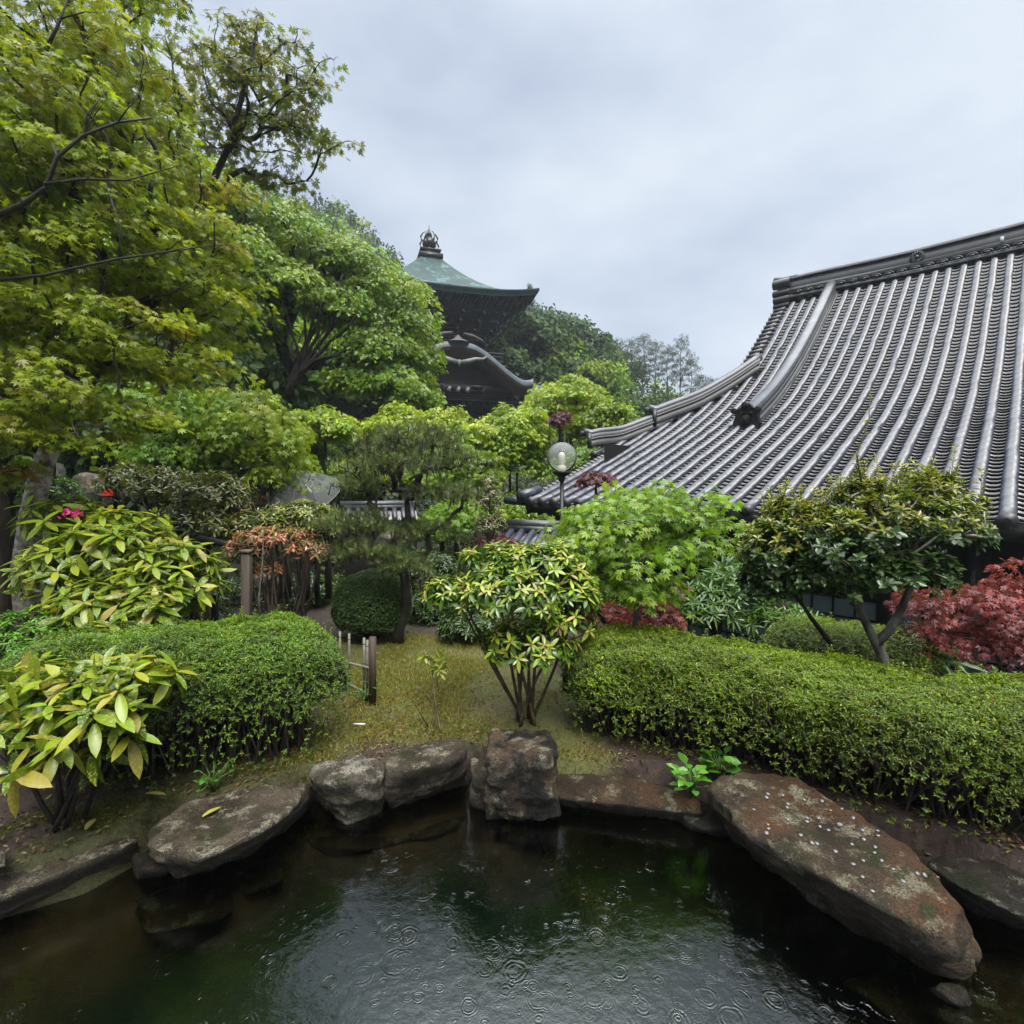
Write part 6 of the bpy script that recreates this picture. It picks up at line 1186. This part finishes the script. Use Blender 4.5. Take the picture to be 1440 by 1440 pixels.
# ------------------------------------------------------------------ person with transparent umbrella
pc = P(424, 700, 8.8); zg = gz_(pc[0], pc[1]); H_ = 1.64
person = thing('person', 'person with dark hair in dark clothes standing under a transparent umbrella', 'person', (pc[0], pc[1], zg))
def skin(name, J, E, Rr, mat, parent, sub=2):
    me = bpy.data.meshes.new(name); me.from_pydata([tuple(j) for j in J], E, []); o = bpy.data.objects.new(name, me); link(o, parent); o.modifiers.new('skin', 'SKIN')
    for v, r in zip(me.skin_vertices[0].data, Rr): v.radius = (r, r)
    me.skin_vertices[0].data[0].use_root = True; s = o.modifiers.new('sub', 'SUBSURF'); s.levels = s.render_levels = sub; me.materials.append(M[mat]); return o
J = [(0, 0, .90), (0, 0, 1.10), (0, -.01, 1.30), (0, 0, 1.42), (0, 0, 1.50), (0, -.01, 1.60), (.09, 0, .86), (.10, -.01, .48), (.10, .01, .08), (.10, -.13, .03), (-.09, 0, .86), (-.10, -.01, .48), (-.10, .01, .08), (-.10, -.13, .03), (.16, 0, 1.36), (.20, .0, 1.10), (.15, -.20, 1.16), (-.16, 0, 1.36), (-.20, .02, 1.10), (-.18, -.05, .88), (0, -.005, 1.55)]
E_ = [(0, 1), (1, 2), (2, 3), (3, 4), (4, 20), (20, 5), (0, 6), (6, 7), (7, 8), (8, 9), (0, 10), (10, 11), (11, 12), (12, 13), (3, 14), (14, 15), (15, 16), (3, 17), (17, 18), (18, 19)]
Rr = [.14, .12, .15, .09, .055, .085, .09, .065, .045, .04, .09, .065, .045, .04, .065, .05, .035, .065, .05, .035, .085]
body = skin('body', J, E_, Rr, 'skin', person)
skin('coat', [(0, 0, .80), (0, 0, 1.10), (0, -.01, 1.30), (0, 0, 1.41), (.16, 0, 1.365), (.205, 0, 1.10), (.17, -.14, 1.14), (-.16, 0, 1.365), (-.205, .02, 1.10), (-.19, -.03, .95)], [(0, 1), (1, 2), (2, 3), (3, 4), (4, 5), (5, 6), (3, 7), (7, 8), (8, 9)], [.17, .145, .17, .10, .08, .062, .05, .08, .062, .05], 'cloth_dark', person)
skin('trousers', [(0, 0, .88), (.09, 0, .84), (.10, -.01, .48), (.10, .01, .12), (-.09, 0, .84), (-.10, -.01, .48), (-.10, .01, .12)], [(0, 1), (1, 2), (2, 3), (0, 4), (4, 5), (5, 6)], [.155, .105, .08, .065, .105, .08, .065], 'cloth_dark', person)
V, F_ = ico(4); V = V*A([.092, .105, .115]); V = V+norm(V)*(.006*fbm(V*40, 2))[:, None]; V[:, 1] += .02; keepz = V[:, 2]+V[:, 1]*.8 > -.03; V[~keepz] *= .86
m_ = MB(); m_.add(V+A([pc[0], pc[1], zg+1.60]), [F_]); m_.build('hair', M['hair'], person, smooth=True)
um = P(427, 668, 8.7); ax0 = A([pc[0]+.15, pc[1]-.2, zg+1.16])
umb = thing('umbrella', 'transparent wet vinyl umbrella held above the shrubs', 'umbrella', um-[0, 0, .3]); RU = .60
m_ = MB(); nR, nA = 8, 8; rows = []
for a_ in np.linspace(.02, 1, nR):
    ang = np.arange(0, 8*6+1)*2*pi/48; seg_ = np.abs(((np.arange(49) % 6)-3)/3.0); rr = RU*a_*(1-.055*(1-seg_**2)*a_); zz = .05+.0*ang-.33*(1-np.cos(a_*1.15))/(1-cos(1.15))-.02*(1-seg_**2)*a_
    rows.append(np.stack([um[0]+rr*np.cos(ang), um[1]+rr*np.sin(ang), um[2]+zz], -1))
m_.grid(A(rows)); m_.build('canopy', M['vinyl'], umb, smooth=True); m_ = MB(); m_.tube(rows[-1], .006, 5, cap=False); m_.build('hem', M['carved'], umb, smooth=True)
for k in range(8):
    a_ = k*pi/4; m_ = MB(); m_.tube([[um[0]+RU*t_*cos(a_), um[1]+RU*t_*sin(a_), um[2]+.042-.33*(1-cos(t_*1.15))/(1-cos(1.15))] for t_ in np.linspace(.02, 1, 8)], .0045, 5); m_.build('rib', M['carved'], umb)
M['white_plastic'] = surf('white plastic', [(.3, (.7, .72, .74)), (.7, (.8, .82, .84))], 8, .4, ())
umb.rotation_euler = (R_(33), 0, 0); m_ = MB(); m_.tube([um+[0, 0, .02], um+[0, 0, .12]], [.012, .006], 8); m_.build('ferrule', M['white_plastic'], umb); m_ = MB(); m_.tube([um+[0, 0, .04], ax0], .006, 8); m_.build('shaft', M['white_plastic'], umb)
m_ = MB(); m_.tube([ax0, ax0-[0, 0, .10], ax0-[-.03, 0, .13], ax0-[-.06, 0, .10]], .012, 8); m_.build('handle', M['white_plastic'], umb)

# ------------------------------------------------------------------ grass, litter, fallen leaves
def scatter_poly(n, poly, jitter=.12):
    poly = A(poly); lo, hi = poly.min(0)-.2, poly.max(0)+.2; p_ = rng.uniform(lo, hi, (n*3, 2)); sd = poly_sd(p_[:, 0], p_[:, 1], poly); p_ = p_[sd < rng.uniform(-.1, jitter, len(p_))][:n]; return p_
T_BLADE = (A([(-.09, 0, 0), (.09, 0, 0), (.0, 1, .15)]), [A([(0, 1, 2)])])
LB = LAWN+[]
p_ = scatter_poly(90000, LB); z = ground_z(p_[:, 0], p_[:, 1]); d_ = fbm(np.stack([p_[:, 0]*4, p_[:, 1]*4, 0*z], 1), 3); k_ = rng.random(len(p_)) < .75+.6*d_; p_, z, d_ = p_[k_], z[k_], d_[k_]; n = len(p_)
m_ = MB(); m_.add(*leaves(T_BLADE, np.column_stack([p_, z-.003]), norm(A([0, 0, .8])+rng.normal(0, .6, (n, 3))), rdir(n), rng.uniform(.018, .045, n), pal([(.17, .20, .025), (.26, .25, .05), (.10, .13, .014), (.30, .22, .08)], n, .3)))
tag(m_.build('grass', M['leaf'], org=A([0, 0, 0])), 'short patchy yellow green grass on the little lawn', 'grass', kind='stuff')
pp = rng.uniform([-3.2, 1.9], [3.2, 5.2], (22000, 2)); sd = poly_sd(pp[:, 0], pp[:, 1], POND); pp = pp[(sd > .03) & (sd < 1.1)]; z = ground_z(pp[:, 0], pp[:, 1]); n = len(pp)
m_ = MB(); m_.add(*leaves(T_OVAL, np.column_stack([pp, z+.012]), norm(rdir(n)*[1, 1, .25]), norm(A([0, 0, 1])+rng.normal(0, .4, (n, 3))), rng.uniform(.012, .038, n), pal([(.10, .055, .03), (.05, .028, .016), (.19, .12, .06), (.16, .14, .04)], n, .35)))
tag(m_.build('leaf_litter', M['leaf'], org=A([0, 0, 0])), 'brown leaf litter on the bare soil along the pond bank', 'leaf litter', kind='stuff')
# moss tufts
pp = rng.uniform([-2.9, 2.1], [-1.4, 3.2], (60000, 2)); sd = poly_sd(pp[:, 0], pp[:, 1], POND); q_ = fbm(np.column_stack([pp*4, 0*sd]), 3); pp = pp[(sd > .0) & (sd < .55) & (q_ > .08)][:26000]; z = ground_z(pp[:, 0], pp[:, 1]); n = len(pp)
m_ = MB(); m_.add(*leaves(T_BLADE, np.column_stack([pp, z]), norm(A([0, 0, 1])+rng.normal(0, .5, (n, 3))), rdir(n), rng.uniform(.010, .024, n), pal([(.11, .13, .02), (.15, .16, .03), (.07, .09, .015)], n, .2)))
tag(m_.build('moss', M['leaf'], org=A([0, 0, 0])), 'yellow green moss cushions on the left bank', 'moss', kind='stuff')
for k, (x, y, rz, lb_) in enumerate([(236, 1118, .3, 'yellow fallen leaf lying flat below the near laurel'), (285, 1142, 1.2, 'pale yellow fallen leaf on the broad ledge stone'), (198, 1160, 2.3, 'spotted fallen leaf caught on the kerb stone edge'), (205, 1110, .1, 'green yellow fallen leaf on the soil left of the ledge stone'), (120, 1160, 1.9, 'curled ochre leaf lying on moss')]):
    q = G(x, y, .30); bv = ROCKV['ledge_stone'] if k == 1 else None
    if bv:
        h = bv.ray_cast(Vector((q[0], q[1], 1.5)), Vector((0, 0, -1))); q[2] = (h[0].z if h[0] else .3)+.012
    else: q[2] = gz_(q[0], q[1])+.03
    m_ = MB(); m_.add(*leaves(T_AUC, A([q]), A([[cos(rz), sin(rz), .15]]), A([[0, .1, 1]]), A([.11]), A([(.42, .38, .10)]))); tag(m_.build('fallen_leaf', M['leaf_spot']), lb_, 'leaf')
m_ = MB(); q = G(497, 1018, .275); m_.beam(q, q+[.09, -.01, .004], .012, .006); tag(m_.build('paper_scrap', M['white_plastic']), 'small white paper scrap on the lawn by the fence', 'litter')
# undergrowth on the shaded slope beyond the lawn
pp = rng.uniform([-9, 6.2], [6.5, 22], (13000, 2)); pp = pp[(pp[:, 1] > 9.5) | (pp[:, 0] < 1.6)]; pp = pp[b_of(pp[:, 0], pp[:, 1]) < 1.5+20*(i_of(pp[:, 0], pp[:, 1]) < -14)]; q_ = fbm(np.column_stack([pp*.9, 0*pp[:, 0]]), 3); xpx = pp[:, 0]/pp[:, 1]; keep = (q_ > -.22) & ~((xpx > -.47) & (xpx < -.33) & (pp[:, 1] < 8.0)) & (poly_sd(pp[:, 0], pp[:, 1], LAWN) > .35); pp = pp[keep]; z = ground_z(pp[:, 0], pp[:, 1]); n = len(pp)
hh = rng.uniform(.05, .34, n)*np.clip(q_[keep]*1.5+.6, .3, 1.2); S = np.column_stack([pp, z+hh]); m_ = MB(); m_.add(*rosettes(S, norm(A([0, 0, 1])+rng.normal(0, .35, (n, 3))), T_OVAL, 8, .085, DARKG+[(.07, .12, .018), (.05, .10, .014), (.10, .08, .03)], -.3, .9, jit=.25))
m_.add(*rosettes(S-np.column_stack([0*z, 0*z, hh*.5]), norm(A([0, 0, 1])+rng.normal(0, .6, (n, 3))), T_OVAL, 6, .085, DARKG, -.3, .6, jit=.25))
tag(m_.build('undergrowth', M['leaf_wet'], org=A([0, 0, 0])), 'dark leafy undergrowth on the shaded slope beyond the lawn', 'undergrowth', kind='stuff')
# drop objects that stayed empty
print('objects', len(bpy.data.objects), 'faces', sum(len(o.data.polygons) for o in bpy.data.objects if o.type == 'MESH'))
